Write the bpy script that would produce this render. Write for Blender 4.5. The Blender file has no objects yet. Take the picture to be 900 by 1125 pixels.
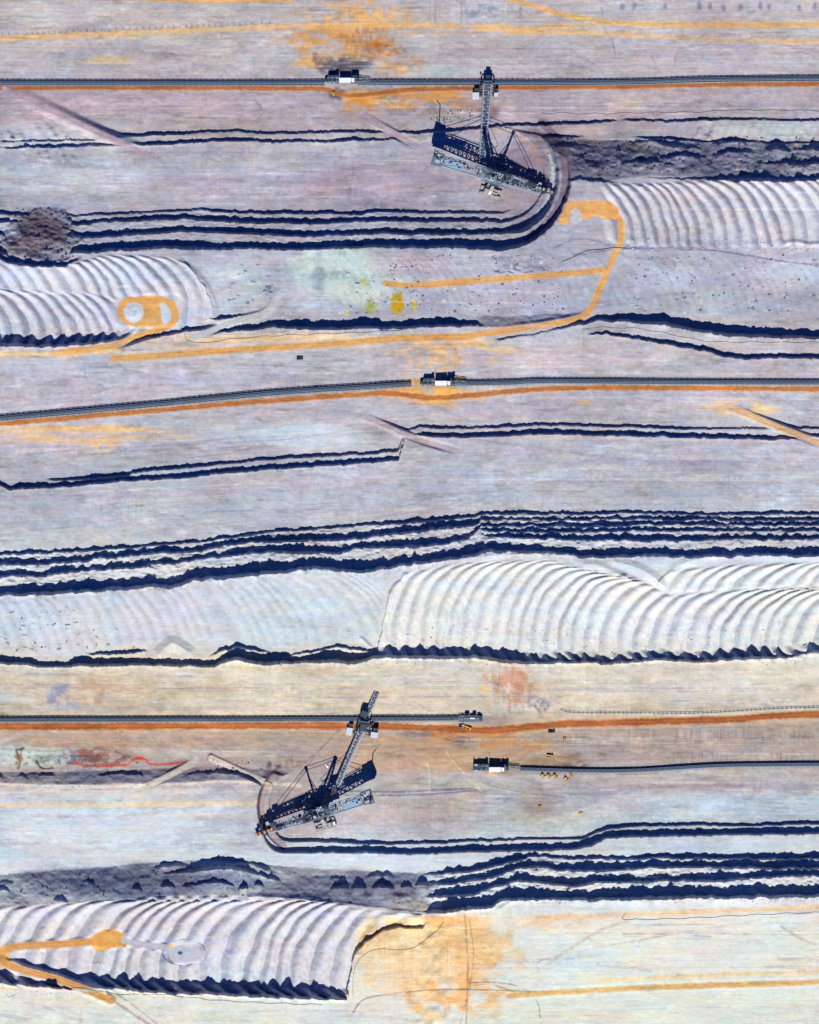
import bpy, math, random
import numpy as np
random.seed(7)
S = bpy.context.scene
R = math.radians
# ------------------------------------------------------------------ camera, sky, sun, exposure
CAM_H = 3000.0                      # metres above the middle terraces
CX, CY = 450.0, 562.5               # centre of the surveyed strip (metres from its north-west corner)
cam_d = bpy.data.cameras.new('camera'); cam = bpy.data.objects.new('camera', cam_d)
S.collection.objects.link(cam); S.camera = cam
cam.location = (0, 0, CAM_H); cam.rotation_euler = (0, 0, 0)
cam_d.sensor_fit = 'AUTO'; cam_d.angle = 2*math.atan(562.5/CAM_H)
cam_d.clip_start = 10; cam_d.clip_end = 30000
SUN_EL, SUN_AZ = 45.0, 3.0          # sun stands in the south, a touch west; shadows run north
w = bpy.data.worlds.new('World'); S.world = w; w.use_nodes = True
nt = w.node_tree; bg = nt.nodes['Background']
sky = nt.nodes.new('ShaderNodeTexSky'); sky.sky_type = 'NISHITA'; sky.sun_disc = False
sky.sun_elevation = R(SUN_EL); sky.sun_rotation = R(180+SUN_AZ)
sky.ozone_density = 10.0; sky.dust_density = 0.0; sky.air_density = 1.0
tint = nt.nodes.new('ShaderNodeVectorMath'); tint.operation = 'MULTIPLY'; tint.inputs[1].default_value = (.10, .50, 1.35)   # very clear, deep blue sky
nt.links.new(sky.outputs[0], tint.inputs[0]); nt.links.new(tint.outputs[0], bg.inputs[0]); bg.inputs[1].default_value = 0.05
sl = bpy.data.lights.new('sun', 'SUN'); so = bpy.data.objects.new('sun', sl); S.collection.objects.link(so)
sl.energy = 5.0; sl.angle = R(0.5); sl.color = (1.0, 0.965, 0.92)
so.rotation_euler = (R(90-SUN_EL), 0, R(-SUN_AZ))
S.view_settings.view_transform = 'Standard'; S.view_settings.look = 'None'
S.view_settings.gamma = 1.0; S.view_settings.use_curve_mapping = False
S.view_settings.exposure = 0.09
TE = math.tan(R(SUN_EL)); TT = math.tan(R(31))

# ------------------------------------------------------------------ helpers
COL = S.collection
def tag(o, label=None, cat=None, group=None, kind=None):
    if label: o['label'] = label
    if cat: o['category'] = cat
    if group: o['group'] = group
    if kind: o['kind'] = kind
    return o

_tabs = {}
def _tab(seed):
    if seed not in _tabs: _tabs[seed] = np.random.RandomState(seed).rand(256, 256).astype(np.float32)
    return _tabs[seed]
def vn(x, y, seed=0):
    """value noise -1..1"""
    t = _tab(seed)
    x = np.asarray(x, np.float32) + 1000.0; y = np.asarray(y, np.float32) + 1000.0
    xi = np.floor(x).astype(np.int32); yi = np.floor(y).astype(np.int32)
    fx = x - xi; fy = y - yi
    fx = fx*fx*(3-2*fx); fy = fy*fy*(3-2*fy)
    x0 = xi & 255; x1 = (xi+1) & 255; y0 = yi & 255; y1 = (yi+1) & 255
    a = t[y0, x0]; b = t[y0, x1]; c = t[y1, x0]; d = t[y1, x1]
    return ((a*(1-fx)+b*fx)*(1-fy) + (c*(1-fx)+d*fx)*fy)*2-1
def fbm(x, y, seed=0, n=4):
    s = 0; a = 1.0; tot = 0
    for i in range(n):
        s = s + a*vn(x*2**i, y*2**i, seed+i*17); tot += a; a *= 0.55
    return s/tot*1.5
def ss(a, b, x):
    t = np.clip((x-a)/(b-a), 0, 1); return t*t*(3-2*t)
def lerp(a, b, t): return a + (b-a)*t

# ------------------------------------------------------------------ the terrain grid (px east, py south, metres)
STEP = 0.9
def axis(a, b):
    core = np.arange(a, b+STEP/2, STEP)
    out = []; s = STEP; v = 0
    while v < 3200:
        s *= 1.14; v += s; out.append(v)
    out = np.array(out)
    return np.concatenate([a-out[::-1], core, core[-1]+out])
xs = axis(-36, 936).astype(np.float32); ys = axis(-36, 1162).astype(np.float32)
NX, NY = len(xs), len(ys)
X, Y = np.meshgrid(xs, ys)
Z = np.zeros_like(X)
REG = np.zeros(X.shape, np.int16)           # region id per vertex: which named sheet it belongs to
REGS = ['ground']
def region(name):
    REGS.append(name); return len(REGS)-1
XW = X + 1.2*vn(X/9, Y/7, 3) + .6*vn(X/3.5, Y/3.5, 4)
YW = Y + 0.7*vn(X/6, Y/6, 5) + .45*vn(X/2.2, Y/2.6, 6)

def interp2(pts, xv):
    p = np.array(pts, float)
    return [np.interp(xv, p[:, 0], p[:, i]).astype(np.float32) for i in range(1, p.shape[1])]
DEC = 280.0
def decay(d, D): return np.exp(-np.maximum(d, 0)/D)
_bs = [100]
def band(pts, jit=1.0, face=.30, D=DEC, xv=None, yv=None, frac=False, wj=.16, grow=1.22):
    """one cut face: dark from y_top (tip of its shadow) to y_bot (its crest)"""
    _bs[0] += 3; s = _bs[0]
    P = np.array(pts, float)
    if not frac:
        j0 = max(np.searchsorted(ys, P[:,1].min()-12), 0); j1 = min(np.searchsorted(ys, P[:,2].max()+30), NY)
        xv = XW[j0:j1]; yv = YW[j0:j1]
    yt, yb = interp2(pts, xv)
    j = jit*(1.1*vn(xv/11, xv*0+s, s) + .8*vn(xv/4.1, xv*0+s, s+1))
    w1 = np.maximum(yb-yt, 0)
    on = np.clip(w1/2, 0, 1)
    yb = yb + j*on*.7
    wd = np.maximum(yb-yt, 0.0)*on
    if frac: H0 = w1*on*TE*grow
    else:
        t0, b0 = interp2(pts, xs); ww = np.maximum(b0-t0, 0); H0 = (ww*np.clip(ww/2, 0, 1)*TE*grow)[None, :]
    H = H0*(1 + wj*vn(xv/6, xv*0+.5, s+2) + wj*.6*vn(xv/2.3, xv*0+.5, s+1)) + (wd-w1)*on*.8
    run = np.maximum(face*wd, .4)
    t = np.clip((yv-(yb-run))/run, 0, 1)
    t = np.clip(t + .16*vn(xv/3.2, yv/9, s+1)*np.sin(t*np.pi), 0, 1)      # gullies on the face
    loc = np.exp(-np.maximum(yv-yb, 0)/5)
    if frac: return (H0+(H-H0)*loc)*t, H0
    b1 = b0[None, :]
    if D > 40:                                   # far from the crest only the smoothed height carries on
        g = np.arange(xs[0], xs[-1], 4.0) if 0 else np.arange(-80, 980, 4.0); hg = np.interp(g, xs, H0[0]); hg = np.convolve(np.pad(hg, 6, 'edge'), np.ones(13)/13, 'valid')
        Hs = np.interp(xs, g, hg).astype(np.float32)[None, :]
        l2 = np.exp(-np.maximum(yv-b1, 0)/16)
        Z[j0:j1] += (Hs*decay(yv-b1, D) + (H0-Hs)*l2 + (H-H0)*loc)*t
        Z[j1:] += Hs*decay(Y[j1:]-b1, D) + (H0-Hs)*np.exp(-np.maximum(Y[j1:]-b1, 0)/16)
    else: Z[j0:j1] += (H0*decay(yv-b1, D) + (H-H0)*loc)*t
    return 0
def band2(pts, *a, **k):
    """the same, returned instead of added"""
    global Z
    keep = Z; Z = np.zeros_like(keep); band(pts, *a, **k); r = Z; Z = keep; return r
def talus(pts, D=DEC, slope=TT, rough=1.0):
    _bs[0] += 3; s = _bs[0]
    yt, yb = interp2(pts, XW)
    wd = np.maximum(yb-yt, .5)
    t = np.clip((YW-yt)/wd, 0, 1)
    n = (1.6*fbm(X/13, Y/10, s, 4) + .5*(1-np.abs(vn(X/5, Y/14, s+1))))*np.clip(np.sin(t*np.pi)*1.6, 0, 1)
    return wd*slope*t*decay(YW-yb, D) + rough*n
def xmask(a, b, soft=10, xv=None):
    xv = XW if xv is None else xv
    return ss(a-soft/2, a+soft/2, xv)*(1-ss(b-soft/2, b+soft/2, xv))
def mark(rid, pts, pad=0):
    yt, yb = interp2(pts, X); sel = (Y > yt-pad) & (Y < yb+pad) & (yb-yt > .7); REG[sel] = rid

# --- wall A: the upper pair of low benches
A1 = [(-60,154,156),(20,153.5,155.5),(70,152,154.5),(105,152,154),(118,150,152),(140,145.5,150),(180,144,148.5),(230,142,145.5),(260,141.5,144.5),(300,144,147.5),(345,143,146),(365,142,145),(410,142,146),(425,143,145),(450,143,146.5),(480,141,145.5),(520,139,143),(545,135,139),(575,134,137.5),(600,133.5,138),(630,132,136),(668,131,134.5),(680,131,131.7),(690,129.5,132.5),(740,131,134),(770,128.2,132),(820,128.5,131.5),(860,129.5,132.5),(960,130,133)]
A2 = [(-60,161,163),(0,161,163),(30,158,162),(65,158,162),(120,156,160),(148,154,158),(160,155,160),(220,152,156),(260,150,155),(300,152.5,156),(330,152,155.5),(360,154,156.5),(380,150,155),(420,151,154),(440,150,152),(462,149,149),(590,149,149),(605,149,151.2),(630,147.5,151),(645,150,150.6),(690,150,150.3),(705,149,151.7),(740,150,154),(770,153,156),(800,152.5,156),(820,152,155),(840,155,157.5),(960,155,157.5)]
band(A1, .6); band(A2, .8)
rA = region('cut_bank')
# --- wall B: four benches cut by the north machine, sweeping round its end
B1X = 0
B1 = [(-60,229,235),(0,229.5,235.5),(18,231,236),(60,233,236),(80,235,237.5),(125,232,235.5),(170,230,233),(225,227.5,231),(240,229,233),(300,231,235),(380,231,235),(395,230.5,236),(415,228,232.5),(470,230.5,234),(530,230.5,234),(556,232,235),(585,233,233),(800,233,233)]
B2 = [(-60,239,245),(18,239,245),(77,242,248),(115,239.5,244),(160,235.5,243),(205,233.5,241),(235,236,243),(265,238,245),(300,239,245.5),(360,240,246),(385,238,244),(420,237,243),(470,238,243.5),(520,238,243.5),(560,240,245),(600,243,247),(640,243,246),(700,243,246)]
B3 = [(-60,250,256),(80,253,262),(100,255,262),(150,250,258),(200,247,255),(240,249,256),(300,251,258.5),(330,254,260),(370,252,258.5),(420,250,257),(470,251,258),(520,251,257.5),(550,250,257.5),(575,247,262),(800,247,262)]
B4 = [(-60,268,280),(105,268,278),(120,265,276),(150,263,275),(180,262,272),(205,263,275),(215,261,274),(240,266,274),(300,266,274),(340,266,274),(400,262,272),(450,262,272.5),(500,262.5,272.5),(530,262,274),(560,262,276)]
ACX, ACY = 545.0, 193.0
rr = np.hypot(X-ACX, (Y-ACY)); ang = np.arctan2(Y-ACY, X-ACX)
east = X > ACX
Xb = np.where(east, ACX + (np.pi/2-ang)*60, XW); Yb = np.where(east, ACY+rr+(YW-Y)*.6, YW)
tot = 0; acc = 0
for i, b in enumerate((B1, B2, B3, B4)):
    h, Hb = band(b, (.5,.8,.8,1.0)[i], xv=Xb, yv=Yb, frac=True, wj=.1); acc = acc+h; tot = tot+Hb
fB = acc/np.maximum(tot, 1)
tb, bb = interp2([(-60,236,286),(0,238,284),(18,228,288),(45,226,291),(70,228,292),(85,236,284),(105,250,280)], XW)
fS = np.clip((YW-tb)/(bb-tb), 0, 1)
mdist = np.hypot((X-(50-(Y-228)*.16)+9*vn(X/14,Y/11,9)+3*vn(X/5,Y/5,10))/(27+np.clip(Y-228,0,60)*.36), (Y-259+5*vn(X/9,Y/9,8))/35) + .12*vn(X/4,Y/4,7)
mS = 1-ss(.86, 1.02, mdist)
fB = lerp(fB, fS, mS)
# slumped slope east of the arc
tt, tb2 = interp2([(520,139,165),(560,140,165),(600,148,178),(630,152,196),(660,154,199),(715,155,192),(800,157,199),(850,157,200),(960,158,196)], XW)
fT = np.clip((YW-tt)/(tb2-tt), 0, 1)
fT = np.where(X < 500, 1, lerp(1, fT, ss(500, 530, X)))
fB = np.minimum(fB, fT)
HB = 31.0
Z += HB*fB*decay(Y-275, DEC)*lerp(1, .78, ss(600, 680, X))
rgh = np.sin(np.clip(fT,0,1)*np.pi)*ss(600, 640, X)*(rr > 84)
Z += rgh*(2.3*fbm(X/16, Y/8, 21, 5) + .9*fbm(X/4, Y/5, 25, 3) + .5*(1-np.abs(vn(X/3.5, Y/12, 27))))
Z += 3.0*np.sin(fS*np.pi)*mS*(fbm(X/14, Y/9, 31, 4)+.25)
def ledge(pts, jit=1.0, D=8, wj=.4, grow=.6):
    P = np.array(pts, float); x0, x1 = P[0,0], P[-1,0]
    t = np.linspace(0, 1, 17); q = []
    m = P[1:-1] if len(P) > 2 else P
    for k in t:
        x = x0+(x1-x0)*k; yt = np.interp(x, m[:,0], m[:,1]); yb = np.interp(x, m[:,0], m[:,2])
        bow = 1.6*min(1, (x1-x0)/40)*(abs(2*k-1)**2)
        wd = (yb-yt)*max(0, math.sin(math.pi*k))**.6*1.1*(1 if 0 < k < 1 else 0)
        q.append((x, yb+bow-1-wd, yb+bow-1))
    if x0 <= -60: q[0] = (x0, yt if 0 else P[0,1], P[0,2])
    band([(x0-.5, q[0][2], q[0][2])]+q+[(x1+.5, q[-1][2], q[-1][2])], jit, D=D, wj=wj, grow=grow)
LEDGES = [  # dark ledges on the slumped slope
 [(600,156,156),(625,157,161),(650,160,160)],
 [(690,158,158),(700,152,156),(720,151,156),(735,156,163),(770,158,163.5),(775,160,160)],
 [(725,168,168),(735,167,172.5),(770,167,173),(778,170,170)],
 [(786,156,156),(792,153,158),(815,152,157),(822,155,155)],
 [(786,165,165),(800,162,168),(815,163,168),(830,166,166)],
 [(840,160,160),(848,157,165),(862,158,166),(870,163,163)],
 [(870,160,160),(880,158,165),(905,158,166),(920,160,166)],
 [(622,190,190),(628,190,198),(645,193,199),(665,195,200),(680,196,196)],
 [(700,190,190),(716,189,196),(740,191,197),(765,192,198),(800,194,200),(830,190,200),(860,193,201),(900,189,198),(960,190,198)],
 [(680,176,176),(700,174,179),(730,176,181),(745,178,178)],
 [(830,175,175),(845,172,180),(880,174,181),(960,173,180)]]
for L in LEDGES: ledge(L, 1.2, D=14, grow=.62)
LEDB = [[(-60,276,284),(0,277,284),(10,281,289),(25,284,292),(50,287,293),(70,287,292),(84,283,287),(92,280,280)]]
for L in LEDB: band(L, .8, D=12)
rB = region('cut_bank')
# --- wall C
C1 = [(-60,365,378),(0,367,380),(50,371,382),(100,367,379),(150,365,374),(175,364,371),(205,358,364),(222,356,362),(235,360,366),(270,355,363),(300,352,360),(330,351,361.5),(370,352,362),(400,349,361),(430,352,361),(460,350,360),(490,349,359),(520,351,358),(530,353,358),(600,351,357),(640,351,357),(655,346,352),(690,344.5,354),(730,345,357),(765,353,365),(800,357,369),(850,360,371),(900,362,372),(960,363,373)]
CT = [(500,345,358),(530,346,359),(560,348,360),(600,345,357),(640,343,356),(660,344,355)]
mC = xmask(528, 640, 14)
Z += band2(C1, 1.0)*(1-mC) + talus(CT, rough=.25)*mC
C2 = [(640,366,366),(650,365,367),(665,363,367),(700,368,372),(740,374,380),(780,381,387),(800,387,393),(820,389,395),(850,387.5,393),(900,388,394),(960,389,395)]
band(C2, .8, D=200)
band([(228,350,350),(240,346,352),(262,344,348),(285,342,345),(290,342,342)], .6, D=12)
band([(540,373,373),(550,370.5,373),(585,366,368),(640,353,355),(645,353,353)], .4, D=30)
rC = region('cut_bank')
# --- wall D
D1 = [(-60,530,530),(48,526,526),(58,525,528),(100,522,526.5),(140,518.5,523),(146,515,519),(200,510,515),(250,506,509.5),(300,501,505),(330,498.5,503),(400,496,499.5),(437,492,496),(447,472,474),(460,466,469),(480,467,471),(520,468,470.5),(560,465,469),(600,463.5,467),(650,465,468.5),(700,466,469.5),(740,467,471),(770,469,471.5),(880,468,471),(960,468,471)]
D2 = [(-60,526,531),(0,527,532),(10,533,538),(20,530,537),(60,530,536),(100,526,532),(150,522.5,528),(200,519.5,525.5),(240,514.5,520.5),(290,511,516.5),(350,506,512),(370,505,511),(437,501,506),(446,477,480),(460,474,478.5),(480,475,480.5),(525,474.5,480),(560,473,479),(600,471,477),(700,473.5,479.5),(740,475,480.5),(790,476,481.5),(850,478,483),(900,475,480),(960,475,480)]
band(D1, .4); band(D2, .6)
rD = region('cut_bank')
# --- wall E: the tall stack through the middle
E1 = [(-60,608,612),(0,605.5,609.5),(50,604,608),(100,601,605),(150,597,601),(220,592,595.5),(300,581,584.5),(350,578,581.5),(400,574,577.5),(450,570,575),(510,565,569),(522,564,567.5),(530,561,565),(600,561,564.8),(640,562,565.3),(700,560,563.5),(760,562,565.5),(800,562,565.8),(850,561.5,565),(960,562,565.5)]
E2 = [(-60,615,622),(0,614,621),(60,613.5,620),(100,608,615),(150,604,610),(175,600.5,608),(220,600,606),(250,592,598.5),(290,588.5,595.5),(340,587,595),(380,586,594),(420,582,588.5),(460,576,586),(500,571,579),(521,571,578),(530,567,570.8),(600,568,572),(700,566,570.4),(760,567.5,571.5),(960,568,572)]
E3 = [(-60,628,635),(0,627,634),(45,627,634),(70,622,630),(110,620,626),(150,616,624),(200,612,617),(230,606,612.5),(300,598,606.5),(330,598,609),(375,600,608),(390,597,603),(430,594,602),(460,591,601),(490,590,598),(515,585,592),(530,573.4,577.4),(600,574,578.4),(650,574,579),(700,572,576.6),(800,573,577.5),(960,573,577)]
E4 = [(-60,640,640),(515,598,598),(526,580,580),(534,579,583.5),(600,580,585),(700,579,583.8),(760,579.5,583.5),(960,579.5,583.5)]
E5 = [(-60,642,642),(515,600,600),(526,587,587),(536,585.5,590),(560,586,590.5),(600,586,592),(640,587,594),(700,587,594.5),(750,588,594),(800,587,593),(960,586,592)]
E6 = [(-60,648,657),(0,645,655),(45,641,654),(100,637,650),(150,634,647),(190,633,645),(218,624,637),(260,620,634),(300,617,630),(340,613,625.5),(400,616,629),(440,611,622),(480,607,617),(520,599,612),(540,594,606),(560,598,607),(600,600,608),(660,603,612.5),(700,602,611.5),(720,600,612),(760,604,612),(800,603,611),(960,602,611)]
for b, j in ((E1,.5),(E2,1.3),(E3,1.5),(E4,.9),(E5,1.2),(E6,1.7)): band(b, j, wj=.22)
rE = region('cut_bank')
# --- wall F: toe of the white ridges
F1 = [(-60,719,728),(0,720,729),(30,722,730),(45,726,733),(70,727,733),(80,722,732),(120,720,732),(150,722,731),(160,723,731),(200,725,732),(235,725,733),(245,716,728),(260,710,725),(290,718,731),(300,716,730),(330,720,728),(360,712,728),(390,716,730),(410,712,723),(440,711,723),(480,711,724),(520,711,723),(560,714,729),(600,720,729),(640,719,728),(670,721,730),(700,718,727),(730,716,725),(760,718,728),(800,715,726),(830,712,724),(850,714,723),(870,717,722),(900,710,716),(960,710,717)]
band(F1, .8, wj=.15)
band([(90,718,718),(110,715,719),(150,712,717),(165,714,714)], 1.0, D=8)
band([(228,722,722),(240,712,717),(262,706,712),(285,712,716),(300,716,716)], 1.2, D=6)
band([(300,722,722),(330,716,719),(370,707,711),(400,712,716),(410,715,715)], 1.0, D=5)
rF = region('cut_bank')
# --- wall G (slumped grey bank west of the south machine)
G1 = [(-60,848,861),(0,848,860),(60,848,862),(100,848,862),(150,846,861),(200,843,860),(240,842,857),(285,845,858),(330,850,862)]
# --- wall H: two benches of the south machine, turning round its west end
H1 = [(300,919,923),(350,921,925),(400,923,927.5),(430,924.5,928),(470,923,926.7),(520,921.5,924.5),(600,919.5,922),(640,919,922),(655,911,915),(670,906,911),(700,904.5,908),(760,903.5,907),(830,904.5,907.5),(870,902,906),(960,901.5,905)]
H2 = [(300,931,937),(350,930.5,937),(400,930,937.5),(450,932,938.5),(500,930,937),(560,928,935.5),(600,927,934.5),(630,927,934),(650,921,930),(665,914,921),(700,912.5,919.8),(770,911,918),(800,911,917.3),(850,909.5,917),(960,910,916.5)]
HCX, HCY = 337.0, 886.0
r2 = np.hypot(X-HCX, Y-HCY); a2 = np.arctan2(Y-HCY, -(X-HCX))
bul = 1 + .10*np.exp(-((a2-R(50))/.35)**2)
west = X < HCX
Xh = np.where(west, HCX, XW); Yh = np.where(west, HCY + r2/bul*lerp(1, .93, ss(R(88), R(55), a2)*0+1-ss(R(50), R(88), a2)), YW)
Xn = np.where(west, HCX-(np.pi/2-a2)*40, XW)
Xh = np.maximum(Xh, 340)
acc = tot = 0
for b, j in ((H1,.4),(H2,.6)):
    h, Hb = band(b, j, xv=Xh, yv=Yh, frac=True); acc = acc+h; tot = tot+Hb
fH = acc/np.maximum(tot, .5)
gt, gb = interp2(G1, XW)
fG = np.clip((YW-gt)/(gb-gt), 0, 1)
fG = np.where(X < HCX, fG, 1)
f = np.minimum(fH, fG)
f = f*lerp(.6, 1, ss(275, 337, X))
Z += tot*f*decay(Y-936, DEC)
Z += (X < 320)*np.sin(np.clip(fG,0,1)*np.pi)*1.0*fbm(X/9, Y/6, 41, 4)
for L in ([(-60,852,852),(-20,851,855),(5,851,854),(12,853,853)],[(15,852,852),(20,850,853),(60,849,852),(64,850,850)],[(105,850,850),(112,848,852),(150,847,851),(160,849,849)],[(200,850,850),(210,846,851),(235,845,850),(262,846,851),(285,850,856),(290,853,853)]):
    ledge(L, 1.3, D=12)
rH = region('cut_bank')
# --- wall I
I1 = [(430,962,962),(445,958,963),(470,955,961),(500,953,960),(530,949,956),(560,941,949),(580,937,942),(600,938,942),(620,940,944),(660,939.5,943.5),(700,940,944.5),(730,937.5,942.5),(760,938,943.5),(800,939,944),(850,938,944.5),(960,937,943)]
I2 = [(430,966,973),(470,965,972),(500,965,971.5),(540,957,965),(570,946,954),(600,947,953),(620,949,957),(650,949,958.5),(700,947,954.5),(750,945.5,953),(800,946,954),(850,946.5,955),(960,946,955)]
I3 = [(430,979,985),(475,979,986.5),(520,973.5,984),(545,965,974),(570,960,969),(600,964,971.5),(630,966,975),(660,961,970),(700,962,969.5),(760,961,968.5),(800,959,968.5),(830,958.5,965.5),(870,955.5,962.5),(960,957,964)]
I4 = [(430,996,1004),(460,994,1004),(490,989,1003),(540,985,997),(548,980,991),(575,976,988),(600,978,988.5),(650,978,989.5),(700,975,988.5),(760,974,987.5),(800,976,987),(830,972,986),(960,973,985)]
IT = [(-60,962,1000),(0,961,998),(25,959,995),(60,956,992),(110,953,990),(165,948,986),(200,946,984),(240,944,983),(300,951,985),(380,956,993),(440,958,1000),(480,960,1003),(500,960,1003)]
mI = 1-ss(455, 500, XW+5*vn(X/8,Y/8,51))
zi = 0
for b, j in ((I1,.8),(I2,1.1),(I3,1.2),(I4,1.4)): zi = zi + band2(b, j, wj=.2)
Z += zi*(1-mI) + talus(IT, slope=.56, rough=.7)*mI
LI = [[(-60,966,970),(0,965,969.5),(16,965,969),(19,967,967)],[(-60,973,977),(0,972,977),(14,976,979),(17,978,978)],
 [(90,969,969),(93,965,970),(102,966,971),(104,969,969)],[(145,975,975),(150,972,977),(155,974,978),(157,976,976)],[(58,990,990),(66,985,990),(74,988,991),(76,990,990)],
 [(168,950,950),(172,947,953.5),(185,948,952),(205,946,951),(210,949,949)],
 [(172,957,957),(180,955,960),(210,950,958),(235,945,956),(262,947,956),(285,953,962),(300,958,966),(312,966,966)],
 [(245,947,947),(255,945,950),(280,946,951),(290,951,956),(300,954,954)],
 [(176,974,974),(188,969,975),(193,975,975)],[(198,974,974),(206,968,973),(225,967,971.5),(245,964,970),(258,967,974),(260,974,974)],
 [(262,976,976),(268,970,977),(273,976,976)],[(278,973,973),(284,968,973),(290,973,973)],
 [(363,977,977),(366,969,976.5),(381,969,976),(384,976,976)],[(386,977,977),(394,969,976),(403,976,976)],[(408,977,977),(414,968,976),(430,967,976.5),(434,976,976)],
 [(362,966,966),(366,961,965.5),(380,962,965.5),(382,964,964)],[(402,960,960),(408,959,963),(430,960,963.5),(434,962,962)],[(440,973,973),(443,969,975),(451,970,975),(454,974,974)],
 [(455,975,975),(460,966,973),(468,966,973),(470,971,971)]]
for L in LI: ledge(L, .8, D=14, grow=.62)
rI = region('cut_bank')
def stackrelief(top, bot, amp, sd):
    amp = amp*1.35
    t0 = interp2(top, XW)[0]; b0 = interp2(bot, XW)[1]
    m = ss(t0, t0+4, YW)*(1-ss(b0-2, b0+3, YW))
    return m*amp*(fbm(X/5, Y/2.6, sd, 3) + .5*fbm(X/12, Y/6, sd+5, 2))
Z += stackrelief(E1, E6, .9, 55) + (1-mI)*stackrelief(I1, I4, .9, 57) + .45*stackrelief(B1, B4, 1.0, 59)*(X < 560)
# --- wall J: toe of the south-west ridges, turning up along their last sweep
J1 = [(-60,1069.5,1081),(0,1069.5,1081),(15,1073.5,1082.5),(50,1074.5,1085),(80,1076.5,1087),(105,1076.5,1086),(130,1075.5,1087),(150,1076.5,1089),(170,1078.5,1091),(200,1081.5,1093),(220,1080.5,1092),(250,1081.5,1094),(280,1082.5,1095),(300,1082.5,1096),(330,1084.5,1098),(360,1087.5,1099),(380,1090.5,1099),(384,1070,1077),(389,1042,1049),(400,1029,1037),(420,1017,1023),(440,1014.5,1019.5),(463,1016,1020),(472,1011,1011),(960,1010,1010)]
band(J1, .7, wj=.15)
rJ = region('cut_bank')
RW = {'A':rA,'B':rB,'C':rC,'D':rD,'E':rE,'F':rF,'H':rH,'I':rI,'J':rJ}

# ------------------------------------------------------------------ ridge fields
def ell(yv, yb, a, b):
    return a*np.sqrt(np.clip(1-((yb-yv)/b)**2, 0, 1))
def ridges(u, sp, A, seed, steep=.3, pw=1.0):
    """rounded asymmetric swaths across u"""
    q = u/sp + .8*vn(u/(sp*2.6), u*0+.3, seed) + .10*vn(X/25, Y/16, seed+8)
    k = np.floor(q); t = q-k
    amp = A*(1+.35*vn(k*.77+.37, k*0+.2, seed+1))
    tp = np.where(t < steep, .5*t/steep, .5+.5*(t-steep)/(1-steep))
    h = (.5-.5*np.cos(2*np.pi*tp))**.75
    # fine secondary rills
    return amp*h, t, k
def ymask(pts, st=4, sb=4):
    yt, yb = interp2(pts, XW)
    return ss(-st/2, st/2, YW-yt)*(1-ss(-sb/2, sb/2, YW-yb))*(yb > yt+1)
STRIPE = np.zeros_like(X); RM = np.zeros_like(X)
def apply_ridges(mask, u, sp, A, seed, rid=None, steep=.3, paint=.5, toe=None, skew=.9):
    global Z
    if toe is not None: u = u - skew*np.maximum(0, 13-toe)
    h, t, k = ridges(u, sp, A, seed, steep)
    h = h + .18*A*fbm(X/5, Y/9, seed+5, 3)
    if toe is not None: h = h*(1+(1.3+1.0*vn(k*.9+.3, k*0+.4, seed+6))*(1-ss(2, 13, toe)))
    Z += mask*h
    st = ss(0, .07, t)*(1-ss(.24, .55, t))*.95 + .45*np.exp(-((t-.04)/.035)**2) - .35*np.exp(-((t-.72)/.12)**2)        # trough soil tone; shade painted on the steep side, light on the back
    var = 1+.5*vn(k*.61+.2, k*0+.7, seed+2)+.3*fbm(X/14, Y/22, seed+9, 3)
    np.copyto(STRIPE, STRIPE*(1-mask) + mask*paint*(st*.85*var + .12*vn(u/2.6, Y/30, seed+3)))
    np.maximum(RM, mask, out=RM)
    if rid: REG[mask > .5] = rid
wob = 2.5*vn(X/40, Y/30, 61) + .7*vn(X/7, Y/7, 62)
def toe_of(pts): return interp2(pts, X)[1]-Y
# A: east of the north machine
fA = region('spoil_ridges')
mA = ymask([(600,236,236),(640,205,214),(660,203,262),(700,203,268),(780,199,272),(860,197,270),(960,196,272)], 5, 6)*ss(655, 672, X)
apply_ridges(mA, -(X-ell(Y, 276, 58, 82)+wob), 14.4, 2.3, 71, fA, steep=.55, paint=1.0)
# B: west, two tiers
fBr = region('spoil_ridges')
tier = interp2([(0,318),(60,322),(110,324),(140,332),(160,345),(175,395),(960,395)], XW)[0]
mB = ymask([(-60,292,379),(0,290,380),(70,293,382),(110,282,379),(150,281,370),(190,284,366),(205,290,362),(225,315,355),(238,345,350),(245,350,350)], 4, 5)
up = 1-ss(-3, 3, YW-tier)
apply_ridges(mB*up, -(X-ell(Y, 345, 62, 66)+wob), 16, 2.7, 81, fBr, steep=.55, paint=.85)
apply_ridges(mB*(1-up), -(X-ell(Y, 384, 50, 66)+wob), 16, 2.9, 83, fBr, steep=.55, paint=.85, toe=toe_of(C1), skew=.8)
# C: white ridges in the middle
fC = region('spoil_ridges')
mCm = ymask([(412,725,725),(418,700,722),(428,650,722),(445,630,722),(500,621,722),(560,617,726),(600,616,728),(620,619,728),(640,626,727),(690,632,728),(735,655,724),(800,650,726),(850,648,724),(960,640,716)], 6, 8)
bb_ = interp2([(415,90),(500,97),(600,100),(680,82),(760,70),(960,68)], X)[0]; aa_ = interp2([(415,52),(600,66),(960,68)], X)[0]
uC = X + np.where(True, aa_*np.sqrt(np.clip(1-((716-Y)/bb_)**2, 0, 1)), 0) + wob
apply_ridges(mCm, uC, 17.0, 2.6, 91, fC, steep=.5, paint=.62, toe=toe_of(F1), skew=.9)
mCt = ymask([(722,640,640),(735,628,650),(800,622,648),(860,620,645),(960,618,640)], 5, 5)
apply_ridges(mCt, X+ell(Y, 654, 52, 36)+wob, 18, 2.4, 93, fC, steep=.5, paint=.6)
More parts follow.
